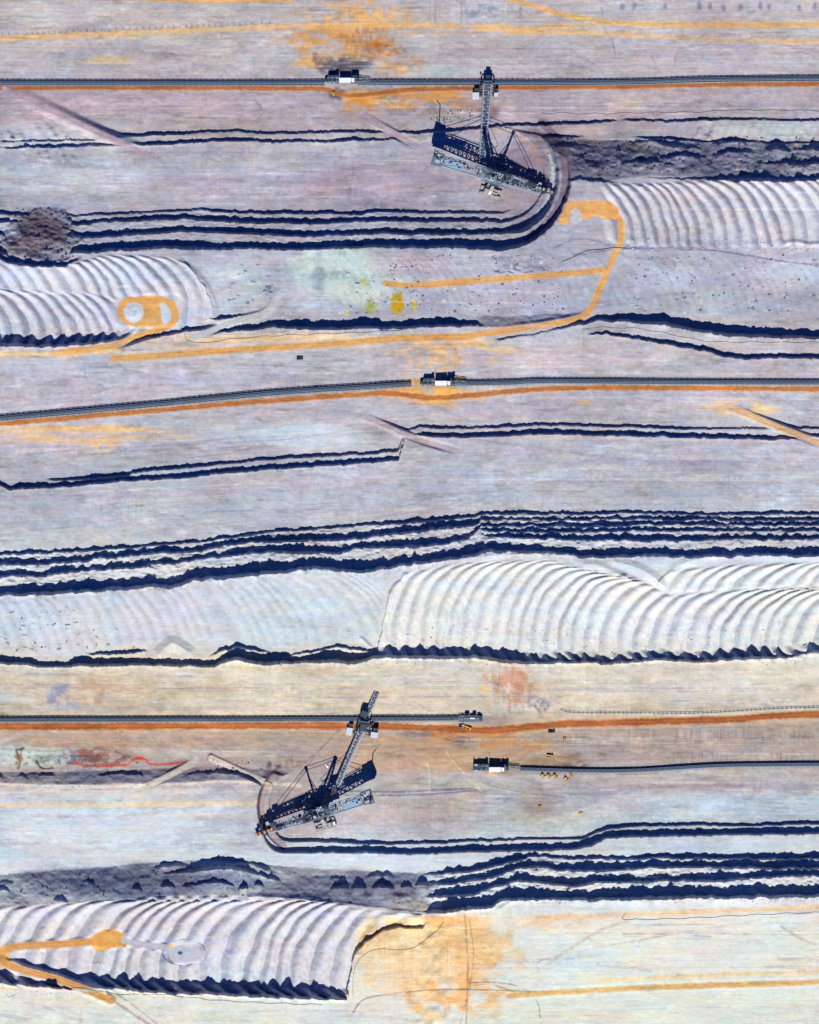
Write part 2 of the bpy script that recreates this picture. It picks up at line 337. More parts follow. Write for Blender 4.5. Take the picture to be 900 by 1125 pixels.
# D: south-west ridges
fD = region('spoil_ridges')
mD = ymask([(-60,1000,1080),(0,999,1082),(60,994,1087),(130,990,1088),(180,986,1092),(240,985,1094),(300,987,1097),(360,992,1099),(382,996,1098),(388,998,1044),(400,1000,1032),(430,1003,1016),(462,1006,1016),(468,1010,1010)], 5, 5)
TJ = interp2([p for p in J1 if p[0] < 383]+[(384,1090,1099)], X)[1]-Y
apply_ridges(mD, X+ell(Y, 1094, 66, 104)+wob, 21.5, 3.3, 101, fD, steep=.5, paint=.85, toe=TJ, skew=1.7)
# faint sweeps on the flats
m1 = ymask([(-60,662,716),(0,660,716),(100,655,714),(218,645,700),(300,636,708),(400,632,706),(415,640,700),(420,660,660)], 8, 8)
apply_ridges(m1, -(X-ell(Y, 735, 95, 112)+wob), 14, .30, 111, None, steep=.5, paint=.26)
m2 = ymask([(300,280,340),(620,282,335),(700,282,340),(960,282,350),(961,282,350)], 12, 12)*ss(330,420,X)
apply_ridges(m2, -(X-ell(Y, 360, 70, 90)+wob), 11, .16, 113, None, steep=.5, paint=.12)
# single spines and heaps
def seg_dist(pts, x0, x1, y0, y1):
    i0, i1 = np.searchsorted(xs, [x0, x1]); j0, j1 = np.searchsorted(ys, [y0, y1])
    sl_ = (slice(max(j0,0), j1), slice(max(i0,0), i1))
    xx = X[sl_]; yy = Y[sl_]
    best = np.full(xx.shape, 1e9, np.float32); par = np.zeros_like(best); side = np.zeros_like(best)
    L = 0
    P = np.array(pts, float)
    for a, b in zip(P[:-1], P[1:]):
        d = b[:2]-a[:2]; l = math.hypot(*d)
        if l < 1e-6: continue
        t = np.clip(((xx-a[0])*d[0]+(yy-a[1])*d[1])/l/l, 0, 1)
        dd = np.hypot(xx-(a[0]+t*d[0]), yy-(a[1]+t*d[1]))
        s_ = ((xx-a[0])*d[1]-(yy-a[1])*d[0])
        m = dd < best
        best = np.where(m, dd, best); par = np.where(m, L+t*l, par); side = np.where(m, np.sign(s_), side)
        L += l
    return sl_, best, par, side, L
def smooth_path(pts, n=6):
    P = np.array(pts, float); out = []
    for i in range(len(P)-1):
        p0 = P[max(i-1,0)]; p1 = P[i]; p2 = P[i+1]; p3 = P[min(i+2,len(P)-1)]
        for k in range(n):
            t = k/n
            out.append(.5*((2*p1)+(-p0+p2)*t+(2*p0-5*p1+4*p2-p3)*t*t+(-p0+3*p1-3*p2+p3)*t**3))
    out.append(P[-1]); return np.array(out)
def box_of(P, pad):
    return P[:,0].min()-pad, P[:,0].max()+pad, P[:,1].min()-pad, P[:,1].max()+pad
def spine(pts, wdt, h):
    P = smooth_path(pts)
    sl_, d, par, side, L = seg_dist(P, *box_of(P, wdt*2))
    e = np.minimum(par, L-par)
    Z[sl_] += h*np.clip(1-(d/wdt), 0, 1)**1.1*ss(0, wdt, e+wdt*.4)
spine([(672,616),(700,624),(718,634),(730,646)], 7, 3.2)
spine([(640,620),(660,622),(690,636),(705,644)], 6, 2.4)
spine([(600,610),(560,609),(530,612)], 6, 1.8)
spine([(735,628),(760,616),(800,610),(860,611),(900,611),(960,610)], 6, 2.0)
spine([(396,700),(402,706),(408,712)], 3, 2)
spine([(196,286),(220,305),(234,330),(238,350)], 5, 2.2)
spine([(206,292),(212,300),(226,322)], 4, 1.2)
spine([(172,722),(188,707),(200,712),(212,720)], 9, 4.5)
spine([(246,728),(262,724),(278,722)], 6, 3)
spine([(575,988),(560,992),(548,1000)], 4, 2)
spine([(380,1044),(392,1020),(420,1007),(462,1008)], 7, 2.2)
spine([(270,985),(330,988),(400,998),(465,1006)], 5, 1.6)
spine([(860,268),(875,266),(890,269),(905,267)], 4, 2.4)
# little cones along the foot of ridge field A
for i in range(16):
    cx_ = 690+i*14.5+random.uniform(-3,3); spine([(cx_-1, 271+random.uniform(-2,3)),(cx_+1, 275)], 6, random.uniform(1.2,2.2))
spine([(8,277),(30,283),(60,288)], 9, 2.5)
# churned fan at the far upper-left
for i in range(26):
    cx_ = random.uniform(-10,85); cy_ = random.uniform(138,172)
    spine([(cx_,cy_),(cx_+random.uniform(-3,3),cy_+random.uniform(4,9))], random.uniform(3,6), random.uniform(1.2,3.0))
for i in range(22):
    cx_ = random.choice([682,775,835,880])+random.uniform(-9,9); cy_ = random.uniform(138,190)
    spine([(cx_,cy_),(cx_+random.uniform(-3,3),cy_+random.uniform(5,14))], random.uniform(3,5), random.uniform(1,2.6))
# slumps over the east part of A / scalloped white fans
for i in range(18):
    cx_ = 770+i*9+random.uniform(-3,3); spine([(cx_+6,137),(cx_,152)], 4.5, random.uniform(.8,1.8))

# ------------------------------------------------------------------ soil colours (the dry colour of each soil)
Cc = np.zeros(X.shape+(3,), np.float32)
base = [(-200,(190,185,188)),(0,(190,185,188)),(30,(194,186,187)),(60,(189,182,185)),(84,(184,177,184)),(100,(179,168,178)),(140,(181,170,177)),(165,(178,177,187)),(225,(169,166,177)),
 (280,(176,175,188)),(340,(172,173,186)),(380,(187,181,186)),(415,(178,175,185)),(440,(182,177,186)),(480,(184,181,189)),(540,(174,176,186)),(600,(194,195,202)),(625,(204,207,213)),(700,(207,210,213)),
 (728,(208,202,193)),(780,(198,188,174)),(800,(172,157,146)),(830,(172,160,156)),(862,(180,175,178)),(900,(178,180,187)),(945,(206,210,215)),(1000,(216,217,217)),(1010,(221,220,212)),(1125,(219,220,211)),(1400,(205,205,200))]
by = [b[0] for b in base]
Yc = Y + 6*vn(X/80, Y/20, 121)
for c in range(3): Cc[..., c] = np.interp(Yc, by, [b[1][c] for b in base])
def blob(cx, cy, rx, ry, col, s=1.0, seed=None, thr=None, sx=30, sy=12, soft=.35, win=None):
    x0, x1, y0, y1 = cx-rx*1.3, cx+rx*1.3, cy-ry*1.3, cy+ry*1.3
    i0, i1 = np.searchsorted(xs, [x0, x1]); j0, j1 = np.searchsorted(ys, [y0, y1])
    q = (slice(j0, j1), slice(i0, i1))
    xx = X[q]; yy = Y[q]
    seed = seed or int(cx*7+cy*3) % 991
    d = np.hypot((xx-cx)/rx, (yy-cy)/ry) + .28*fbm(xx/sx, yy/sy, seed, 4)
    m = 1-ss(1-soft*1.6, 1.05, d)
    if thr is not None: m = m*ss(thr-.12, thr+.25, fbm(xx/sx*1.3, yy/sy*1.3, seed+7, 5)*.5+.5)
    m = (m*s)[..., None]
    Cc[q] = Cc[q]*(1-m) + np.array(col, np.float32)*m
def stroke(pts, wdt, col, s=1.0, soft=.6, ragged=.6, seed=1, brk=0, smooth=True):
    P = smooth_path(pts) if smooth else np.array(pts, float)
    sl_, d, par, side, L = seg_dist(P, *box_of(P, wdt*2+3))
    xx = X[sl_]; yy = Y[sl_]
    d = d + ragged*vn(xx/3, yy/3, seed) + ragged*.8*vn(xx/11, yy/7, seed+1)
    m = 1-ss(wdt/2-soft, wdt/2+soft, d)
    if brk: m = m*ss(brk-.2, brk+.2, vn(par/14, par*0, seed+2)*.5+.5)
    m = (m*s)[..., None]
    Cc[sl_] = Cc[sl_]*(1-m) + np.array(col, np.float32)*m
    return sl_, m[..., 0]
# wide tints
blob(60,195,190,26,(196,202,212),.7); blob(90,152,110,18,(205,205,212),.5); blob(40,150,60,20,(208,210,215),.6)
blob(230,205,160,22,(182,175,190),.6); blob(420,200,110,34,(172,160,176),.75); blob(390,210,45,22,(150,138,152),.5,thr=.45)
blob(560,190,60,30,(176,162,174),.7); blob(590,170,25,30,(178,155,160),.55); blob(575,190,34,44,(158,147,162),.7); blob(330,885,42,42,(170,157,160),.7); blob(560,225,40,14,(166,154,168),.6)
blob(150,112,160,14,(190,172,184),.6); blob(480,125,60,14,(158,150,158),.8,thr=.35,sx=10,sy=6); blob(460,110,50,10,(170,165,175),.6,thr=.4,sx=9,sy=5); blob(535,123,18,10,(120,95,105),.6)
blob(750,60,180,24,(202,192,200),.6); blob(60,14,90,14,(205,202,205),.6); blob(760,10,180,10,(190,188,194),.6)
blob(760,108,160,10,(198,184,190),.6); blob(690,115,28,12,(188,180,160),.6,thr=.4,sx=12,sy=8); blob(830,142,90,13,(208,214,216),.75); blob(640,143,40,7,(205,188,190),.6)
blob(480,78,60,9,(192,204,210),.75); blob(370,72,26,12,(110,105,120),.8,thr=.35,sx=12,sy=8); blob(370,66,18,8,(100,98,112),.7,thr=.4)
# slumps: darker overburden, with the grey of grazing sun painted in
blob(46,257,36,33,(128,116,128),.9,sx=12,sy=10); blob(40,245,20,14,(112,98,98),.6,thr=.4,sx=8,sy=6); blob(22,268,20,14,(150,125,125),.5,thr=.4,sx=8,sy=6)
blob(665,176,60,22,(118,112,140),.7); blob(760,178,170,20,(122,122,150),.75); blob(590,150,38,14,(118,106,124),.7)
blob(700,170,20,30,(140,150,135),.5,thr=.4,sx=6,sy=9); blob(835,172,14,26,(150,165,160),.6,thr=.35,sx=6,sy=9); blob(872,170,10,24,(145,160,160),.6,thr=.35,sx=6,sy=9); blob(760,175,160,22,(190,190,198),.55,thr=.52,sx=9,sy=4); blob(700,186,80,8,(196,190,196),.6,thr=.48,sx=12,sy=4); blob(640,160,40,8,(100,98,125),.5,thr=.45,sx=8,sy=4); blob(775,172,10,24,(140,150,150),.5,thr=.35,sx=6,sy=9)
# pale green-white spill with yellow patches
blob(385,305,80,44,(204,216,214),.85,sx=25,sy=20); blob(350,300,8,42,(150,160,180),.6,sx=8,sy=20); blob(335,320,25,30,(195,200,215),.5); blob(400,280,12,10,(150,175,150),.5,thr=.4,sx=6,sy=6)
blob(160,330,60,40,(200,206,216),.4); blob(250,320,60,40,(188,196,204),.7); blob(275,300,30,28,(196,204,208),.5)
blob(438,287,60,18,(188,170,182),.6)
blob(560,320,80,24,(176,172,190),.5); blob(800,310,110,36,(190,188,202),.5); blob(730,300,50,22,(196,200,212),.5,thr=.4,sx=12,sy=10); blob(775,330,26,20,(186,200,205),.5,thr=.4)
blob(870,300,50,22,(206,208,220),.7); blob(690,290,40,20,(186,182,192),.5)
blob(850,240,90,40,(212,210,220),.7); blob(700,240,60,40,(190,188,200),.5)
blob(100,320,120,44,(206,210,222),.6)
# middle flats
blob(60,480,120,24,(198,192,204),.5); blob(340,480,70,20,(202,212,222),.8); blob(260,475,50,16,(190,200,212),.5); blob(120,410,120,14,(190,190,200),.5)
blob(600,395,140,14,(190,178,186),.6); blob(560,450,120,12,(178,172,188),.5); blob(870,452,40,9,(200,215,225),.5,thr=.4)
blob(550,525,160,28,(186,190,200),.4); blob(720,508,150,5,(168,160,182),.6,sx=60,sy=4); blob(300,530,120,10,(192,180,192),.5); blob(870,540,40,20,(196,204,214),.5)
blob(80,690,180,36,(208,208,220),.4); blob(320,675,110,42,(196,206,214),.65,sx=40,sy=30); blob(20,680,60,34,(196,206,216),.5); blob(122,680,14,42,(196,212,222),.6,sx=8,sy=22); blob(170,675,60,30,(212,206,218),.5)
blob(700,670,260,50,(224,223,225),.75); blob(480,620,80,10,(222,218,222),.7); blob(800,612,150,12,(205,212,224),.6)
# tan decks
blob(60,750,70,16,(200,186,170),.6,thr=.35); blob(75,765,26,20,(160,160,185),.6,thr=.4,sx=14,sy=10); blob(20,762,50,12,(204,210,220),.5); blob(105,760,40,18,(190,175,160),.5)
blob(300,760,180,20,(208,198,184),.6); blob(560,750,38,28,(190,140,110),.6,thr=.4,sx=10,sy=14); blob(570,765,30,20,(170,140,125),.6,thr=.42,sx=4,sy=24); blob(537,760,14,26,(226,180,120),.7,thr=.42,sx=8,sy=12)
blob(760,755,170,22,(214,209,202),.6); blob(300,735,200,5,(216,180,140),.55,thr=.4,sx=40,sy=3)
blob(150,815,150,14,(190,168,152),.6); blob(40,828,70,16,(196,206,200),.85,sx=20,sy=10); blob(30,834,30,10,(60,75,70),.6,thr=.62,sx=6,sy=6); blob(78,828,14,12,(110,120,160),.7,thr=.45,sx=8,sy=6); blob(105,828,28,11,(150,105,95),.7,thr=.42,sx=10,sy=7); blob(25,828,12,14,(130,95,75),.6,thr=.5,sx=5,sy=5); blob(200,828,70,8,(196,190,180),.5)
blob(450,830,110,24,(188,160,142),.8); blob(460,880,110,34,(184,170,166),.7); blob(520,835,60,16,(196,160,125),.7,thr=.38,sx=30,sy=8); blob(430,905,120,16,(182,172,176),.5); blob(310,890,26,40,(172,162,168),.7)
blob(490,862,90,8,(190,190,180),.6,thr=.4); blob(560,855,60,12,(175,178,180),.5,thr=.4)
blob(590,880,26,22,(150,128,118),.35); blob(510,880,20,24,(200,190,160),.4,thr=.4)
blob(780,810,160,20,(184,170,165),.6); blob(800,885,160,18,(192,204,214),.75); blob(700,900,100,12,(186,196,206),.5); blob(760,866,190,6,(168,152,160),.6); blob(640,832,36,7,(130,112,100),.7,thr=.4)
blob(600,905,60,16,(186,190,180),.5)
blob(100,900,190,36,(208,217,226),.9,sx=60,sy=20); blob(100,870,180,8,(222,214,208),.6)
blob(450,947,160,10,(212,218,228),.7); blob(780,925,160,12,(205,214,226),.7)
# grey slump of wall I, its grazing-sun shading painted in
blob(150,970,170,22,(122,126,150),.75); blob(380,978,110,24,(126,128,152),.7); blob(100,965,50,14,(105,112,140),.5,thr=.4,sx=8,sy=10)
blob(140,853,170,8,(120,120,140),.65); blob(300,852,16,8,(110,90,100),.6)
# ridges D tint
blob(190,1035,200,46,(208,206,220),.5); blob(240,1045,34,40,(196,208,226),.4,sx=14,sy=40); blob(360,1050,36,46,(206,196,210),.6)
# white south deck
blob(690,1040,240,40,(223,223,216),.6); blob(640,1055,60,24,(200,214,226),.4,thr=.4); blob(100,1112,130,12,(206,208,206),.6); blob(740,993,190,6,(226,226,228),.8)
OR = (226,176,120)
blob(470,1045,90,60,(224,198,162),.8,sx=14,sy=30); blob(480,1040,110,40,(222,190,150),.9,thr=.22,sx=14,sy=30); blob(470,1012,80,8,OR,.7,thr=.35); blob(520,1040,44,40,(222,182,134),.8,thr=.26,sx=14,sy=12); blob(500,1095,70,34,(224,176,122),.85,thr=.4,sx=22,sy=12); blob(420,1070,40,26,(220,196,164),.7,thr=.35,sx=6,sy=20)
blob(600,1015,60,14,(224,196,160),.6,thr=.4)
blob(110,755,170,22,(198,180,156),.7,thr=.3,sx=40,sy=8); blob(330,765,150,18,(202,190,168),.6,thr=.35,sx=40,sy=6); blob(150,812,190,14,(186,160,140),.7,thr=.3,sx=40,sy=6)
blob(110,830,40,12,(128,90,84),.7,thr=.36,sx=10,sy=6); blob(60,835,60,8,(90,96,110),.5,thr=.5,sx=6,sy=5); blob(400,28,60,26,(186,150,122),.55,thr=.4,sx=5,sy=14); blob(470,30,40,16,(200,180,160),.5,thr=.4,sx=8,sy=8)
blob(370,300,60,44,(206,220,216),.7,thr=.35,sx=16,sy=12); blob(380,300,70,40,(168,186,178),.5,thr=.55,sx=6,sy=12)
# orange soil
SM = []
blob(370,50,80,34,(216,168,118),.9,thr=.36,sx=24,sy=10,seed=5); blob(390,20,70,26,(222,176,125),.8,thr=.42,sx=10,sy=16); blob(420,52,26,12,(200,120,50),.8,thr=.4,sx=8,sy=6); blob(440,75,40,16,(222,165,105),.6,thr=.42)
blob(455,110,90,18,(206,150,98),.9,thr=.36,sx=26,sy=8); blob(400,112,50,14,(222,155,85),.8,thr=.35); blob(370,103,14,9,(100,98,110),.85,thr=.3,sx=6,sy=5)
blob(560,32,140,8,(228,184,130),.8,thr=.36,sx=50,sy=4); blob(120,67,36,6,(226,190,140),.55); blob(60,40,160,4,(226,190,145),.5,thr=.3,sx=80,sy=2)
blob(90,475,120,14,(228,188,140),.85,thr=.34,sx=50,sy=5); blob(110,488,30,14,(228,188,140),.6,thr=.4,sx=8,sy=12)
blob(475,430,70,22,(226,170,100),.85,thr=.36,sx=22,sy=8); blob(470,400,34,18,(224,180,130),.6,thr=.42,sx=8,sy=10); blob(500,383,80,20,(226,184,130),.75,thr=.38,sx=30,sy=7)
blob(300,372,200,8,(226,192,148),.75,thr=.32,sx=60,sy=3); blob(820,448,60,12,(228,190,140),.8,thr=.34,sx=24,sy=6); blob(643,442,12,3,(228,180,120),.7)
blob(560,815,60,16,(200,134,88),.9,thr=.36,sx=20,sy=8); blob(510,806,60,10,(186,122,80),.8,thr=.34); blob(470,812,60,8,(215,165,115),.6,thr=.36)
blob(378,73,36,12,(96,90,100),.9,thr=.14,sx=9,sy=6); blob(350,62,10,12,(120,108,118),.7,thr=.35,sx=5,sy=8); blob(392,68,20,10,(105,102,116),.7,thr=.35,sx=8,sy=6); blob(405,42,30,26,(150,120,110),.45,thr=.45,sx=5,sy=14)
blob(68,764,20,18,(135,138,170),.7,thr=.35,sx=14,sy=10); blob(96,762,24,16,(175,150,135),.6,thr=.4,sx=8,sy=10); blob(595,776,10,9,(110,112,135),.75,thr=.3,sx=6,sy=6); blob(583,770,10,7,(140,140,160),.6,thr=.4,sx=5,sy=5); blob(545,748,6,22,(160,150,150),.6,thr=.35,sx=3,sy=14); blob(565,752,5,28,(180,140,115),.6,thr=.35,sx=3,sy=20); blob(575,750,5,24,(190,150,125),.6,thr=.3,sx=3,sy=20)
blob(530,828,120,24,(178,152,128),.7,thr=.18,sx=40,sy=8); blob(380,815,90,14,(184,158,138),.6,thr=.25,sx=40,sy=6); blob(480,864,90,7,(160,168,160),.5,thr=.3,sx=26,sy=4); blob(560,842,60,10,(150,132,115),.6,thr=.38,sx=16,sy=6); blob(630,842,20,7,(110,92,82),.7,thr=.3,sx=10,sy=4); blob(600,836,50,6,(150,130,112),.6,thr=.4,sx=14,sy=4); blob(505,812,20,5,(120,105,110),.7,thr=.35,sx=8,sy=3); blob(460,806,24,5,(130,118,125),.7,thr=.35,sx=10,sy=3)
blob(490,118,50,12,(135,132,138),.6,thr=.38,sx=8,sy=5); blob(430,112,24,7,(205,206,206),.7,thr=.4,sx=6,sy=4); blob(490,130,24,6,(135,150,125),.5,thr=.38,sx=6,sy=4); blob(450,140,26,5,(140,140,125),.5,thr=.38,sx=6,sy=4)
blob(372,168,8,14,(150,140,155),.5,thr=.4,sx=4,sy=8); blob(386,200,10,30,(140,130,148),.5,thr=.42,sx=4,sy=14); blob(410,226,20,8,(120,112,132),.45,thr=.4,sx=6,sy=5)
blob(590,290,18,22,(150,148,170),.5,thr=.42,sx=6,sy=6); blob(560,288,20,10,(120,118,145),.5,thr=.5,sx=5,sy=4)
blob(437,334,8,14,(190,162,62),1.0,sx=3,sy=12,soft=.2); blob(408,337,9,11,(158,168,98),.85,thr=.25,sx=4,sy=7); blob(399,310,4,6,(215,200,110),.7); blob(455,336,4,9,(212,190,90),.7); blob(381,345,3,5,(215,200,110),.6)
blob(500,384,3,3,(200,120,50),.7); blob(147,711,2,2,(225,150,60),.9)
# trampled strips and long wheel tracks
TR = (150,140,150)
def wiggle(y0, y1, x0=-30, x1=930, amp=2.0, n=9):
    return [(x0+(x1-x0)*i/(n-1), y0+(y1-y0)*i/(n-1)+random.uniform(-amp,amp)) for i in range(n)]
rs = random.Random(3)
decks = [(2,26,None),(46,82,None),(101,128,None),(164,224,(0,480)),(280,345,(240,610)),(384,412,None),(436,462,None),(486,500,(0,430)),(486,558,(450,900)),(540,588,(0,500)),(734,778,None),(802,835,None),(866,930,(0,280)),(860,918,(300,900)),(940,948,(430,900)),(1012,1068,(500,900)),(1100,1122,None)]
for y0, y1, xr in decks:
    x0, x1 = xr or (-30,930)
    for k in range(int((y1-y0)*.42*(x1-x0)/900)+2):
        yy = rs.uniform(y0, y1); a = rs.uniform(x0, x1); b = min(x1, a+rs.uniform(60,360))
        if b-a < 20: continue
        dy = rs.uniform(-3,3) - ((b-a)*.045 if 430 < yy < 600 and a < 430 else 0)
        lum = rs.choice([(225,222,226),(150,140,158),(168,160,176),(222,214,214)])
        stroke([(a,yy),((a+b)/2,yy+dy/2+rs.uniform(-1,1)),(b,yy+dy)], rs.uniform(.6,2.2), lum, rs.uniform(.18,.5), .5, .3, rs.randint(1,900), .35)
        if rs.random() < .4:
            stroke([(a,yy+2.4),((a+b)/2,yy+dy/2+2.4),(b,yy+dy+2.4)], .8, lum, .35, .4, .3, rs.randint(1,900), .3)
for pts, wd, col, s in [
 ([(20,500),(120,492),(300,484),(420,470),(500,480),(560,488),(700,505),(830,508)],1.2,(150,140,160),.4),
 ([(0,548),(150,543),(300,538),(380,527),(450,512),(520,500),(600,494)],6,(180,165,182),.35),
 ([(610,272),(640,262),(690,246+27),(760,272),(850,286),(900,292)],1.0,(120,112,135),.6),
 ([(630,280),(700,273),(790,276),(870,288),(930,292)],.9,(120,112,135),.6),
 ([(88,1125),(95,1103),(140,1092)],1.0,(150,140,140),.3),
 ([(388,1112),(400,1098),(430,1092),(470,1088),(520,1087),(600,1090)],1.2,(120,100,90),.6),
 ([(510,1000),(514,1060),(512,1125)],1.6,(160,130,100),.6),([(505,1128),(520,1060),(516,1010)],1.0,(150,130,110),.5),
 ([(516,1080),(540,1079),(570,1084),(590,1100),(594,1125)],1.1,(130,110,100),.6),([(516,1083),(540,1082),(566,1090)],1,(130,110,100),.5),
 ([(600,1060),(630,1040),(660,1022),(690,1012)],3.5,(190,180,165),.45),([(560,1078),(590,1068),(620,1048),(900,1000)],1,(150,140,130),.3),
 ([(120,1096),(140,1110),(168,1128)],3,(170,150,150),.7),([(128,1092),(150,1107),(176,1128)],1.2,(150,130,130),.5),
 ([(40,120),(60,140),(75,100),(95,130)],.8,(140,120,140),.3),
 ([(660,0),(664,30),(672,42),(676,60)],.9,(130,120,130),.5),([(715,60),(724,78)],.9,(130,120,130),.5),
 ([(742,70),(744,58),(760,56),(772,62),(764,74),(748,75)],.8,(160,145,160),.6),
 ([(280,110),(287,118),(288,126),(278,134)],1.2,(140,115,135),.5),([(170,118),(200,128),(240,130),(285,134)],1,(150,130,150),.35),
 ([(360,395),(365,404)],1,(140,130,150),.3),([(92,400),(96,420),(100,435)],.8,(120,115,130),.5),([(92,402),(140,404),(180,400),(240,402)],.8,(120,115,130),.4),
 ([(490,372),(500,385),(500,402)],3,(214,158,95),.5),([(455,372),(485,374),(503,388),(504,402)],1.5,(200,145,90),.6),
 ([(360,868),(420,870),(480,868),(520,866)],1.6,(105,108,135),.7),([(360,872.5),(420,874),(480,872),(524,868)],1.4,(105,110,135),.7),([(520,848),(545,862),(600,872),(660,872),(740,866),(900,864)],6,(160,160,170),.5),([(525,858),(560,868),(620,876)],1.4,(120,110,120),.4),
 ([(455,832),(470,840),(472,870)],1.2,(200,205,195),.5),([(490,826),(505,845),(530,870)],1.5,(205,200,170),.5),
 ([(330,842),(355,820),(375,800)],1.4,(140,115,120),.5),([(310,880),(340,838),(372,800)],1.0,(130,110,120),.4),([(360,835),(380,842)],1,(120,100,110),.4),
 ([(0,884),(120,884),(284,882)],5,(222,200,170),.8),([(0,880),(284,879)],.8,(190,180,175),.6),([(0,888.5),(284,887)],.8,(180,175,180),.6),
 ([(196,806),(204,800),(215,812),(230,818),(242,826)],1.2,(150,130,120),.5),([(200,812),(212,806),(230,812)],2,(190,175,165),.5),
 ([(0,893),(280,894)],1,(228,232,236),.5),
 ([(80,838),(100,842),(128,841),(140,840),(148,834),(160,834),(163,838),(175,840),(205,837)],2.0,(205,90,70),.9),([(150,833),(156,833)],3,(200,80,60),.9),([(92,842),(130,839)],4,(150,100,90),.7),
 ([(18,826),(22,836),(20,844)],3,(120,90,70),.7),([(40,836),(46,844),(58,844)],2.5,(50,65,70),.7),([(18,824),(26,822)],3,(70,60,80),.6),
 ([(0,823),(60,825),(90,820)],1,(120,140,150),.4),([(128,385),(180,384)],1,(120,110,120),.4)]:
    stroke(pts, wd, col, s, .5, .5, int(wd*10+pts[0][0]) % 700+3)
for k in range(13):
    yy = 801+k*2.9
    stroke([(610,yy+1.5),(700,yy+.8+rs.uniform(-.6,.6)),(800,yy-2),(930,yy-3.2)], rs.uniform(.6,1.3), (142,128,128), rs.uniform(.15,.4), .4, .25, 70+k, .25)
for k in range(10):
    yy = 868+k*4.6
    stroke([(415,yy+2),(500,yy+.8+rs.uniform(-.6,.6)),(620,yy)], rs.uniform(.6,1.3), (150,140,148), rs.uniform(.15,.4), .4, .25, 90+k, .25)
for k in range(14):
    yy = 516+k*3.4
    stroke([(590,yy),(700,yy+1.2),(800,yy+1.8),(930,yy+1.6)], rs.uniform(.6,1.2), rs.choice([(150,150,160),(200,204,212)]), rs.uniform(.15,.35), .4, .25, 110+k, .3)
for k in range(120):
    y0, y1, xr = rs.choice(decks); x0, x1 = xr or (0,900)
    cx_ = rs.uniform(x0, x1); cy_ = rs.uniform(y0+2, y1-2); L_ = rs.uniform(20, 120); a_ = rs.uniform(-.12,.12) if rs.random() < .7 else rs.uniform(-.6,.6); bend = rs.uniform(-6,6)
    P_ = []
    for q in range(5):
        t_ = q/4-.5; xx = cx_+L_*t_; yy = cy_+L_*t_*math.sin(a_)+bend*(t_*t_*4-1)*.5
        P_.append((xx, min(max(yy, y0), y1)))
    c_ = rs.choice([(140,130,145),(150,142,152),(228,224,226)]); s_ = rs.uniform(.25,.5)
    stroke(P_, .7, c_, s_, .35, .15, 31); stroke([(x,y+1.9) for x,y in P_], .7, c_, s_, .35, .15, 33)
# thin cross hatching of dozer passes
for (x0,x1,y0,y1,n,col,s) in [(420,600,0,26,22,(160,145,150),.35),(100,180,540,575,24,(160,155,175),.3),(460,600,545,562,30,(160,155,170),.35),(600,900,515,560,60,(165,165,180),.25),(690,900,800,815,60,(140,125,125),.35),(740,900,826,840,34,(130,115,120),.4),(620,740,805,816,30,(140,125,125),.25),(300,340,275,340,6,(190,200,205),.3),(430,560,870,918,26,(160,148,150),.15),(620,900,300,345,50,(160,158,175),.22),(410,500,1030,1085,40,(230,215,195),.5),(0,480,868,940,30,(200,208,220),.15)]:
    for k in range(n):
        xx = rs.uniform(x0,x1); a = rs.uniform(y0,y0+(y1-y0)*.3); b = rs.uniform(y0+(y1-y0)*.6,y1)
        stroke([(xx,a),(xx+rs.uniform(-1,1),b)], rs.uniform(.7,1.4), col, s*rs.uniform(.6,1.4), .4, .2, rs.randint(1,900), smooth=False)
# dark damp blotches in rows (top-right) and small marks
for cx_, cy_ in [(684,7),(697,6),(731,7),(768,6),(780,7),(795,9),(814,8),(835,6),(845,7),(878,9),(895,7)]:
    blob(cx_,cy_,3.5,5,(130,125,150),.6,sx=4,sy=5)
blob(530,12,26,10,(130,135,160),.65,thr=.4,sx=10,sy=6); blob(330,20,30,14,(170,140,110),.5,thr=.45,sx=20,sy=4)
for i in range(170):
    x_, y_ = rs.choice([(rs.uniform(430,620),rs.uniform(280,345)),(rs.uniform(690,900),rs.uniform(285,345)),(rs.uniform(0,130),rs.uniform(665,715)),(rs.uniform(370,430),rs.uniform(288,345)),(rs.uniform(250,300),rs.uniform(290,335)),(rs.uniform(540,600),rs.uniform(280,300))])
    stroke([(x_,y_),(x_+rs.uniform(1,5),y_+rs.uniform(-1.5,1.5))], rs.uniform(.8,1.8), rs.choice([(110,110,140),(90,95,125),(225,225,230)]), .75, .4, .3, rs.randint(1,900), smooth=False)
for i in range(60):
    x_ = rs.uniform(395,470); y_ = rs.uniform(700,716)
# ---- rails of sleepers left in the soil
def sleepers(pts, gap, col, s, ln=3.0):
    P = smooth_path(pts, 12); acc_ = 0
    for a, b in zip(P[:-1], P[1:]):
        l = math.hypot(*(b-a)); acc_ += l
        if acc_ >= gap:
            acc_ = 0; stroke([(a[0],a[1]-ln/2),(a[0]+.3,a[1]+ln/2)], 1.3, col, s, .4, .1, 5, smooth=False)
sleepers([(0,38),(60,35.5),(150,31),(230,28),(300,24)], 5.5, (120,112,130), .55, 2.4)
stroke([(0,40),(60,37.5),(150,33),(230,30),(300,25)], 1, (140,130,140), .5)
sleepers([(-20,1086),(40,1088)],6,(200,190,190),.4)
sleepers([(0,421-6),(2,415)],4,(150,150,160),.3)

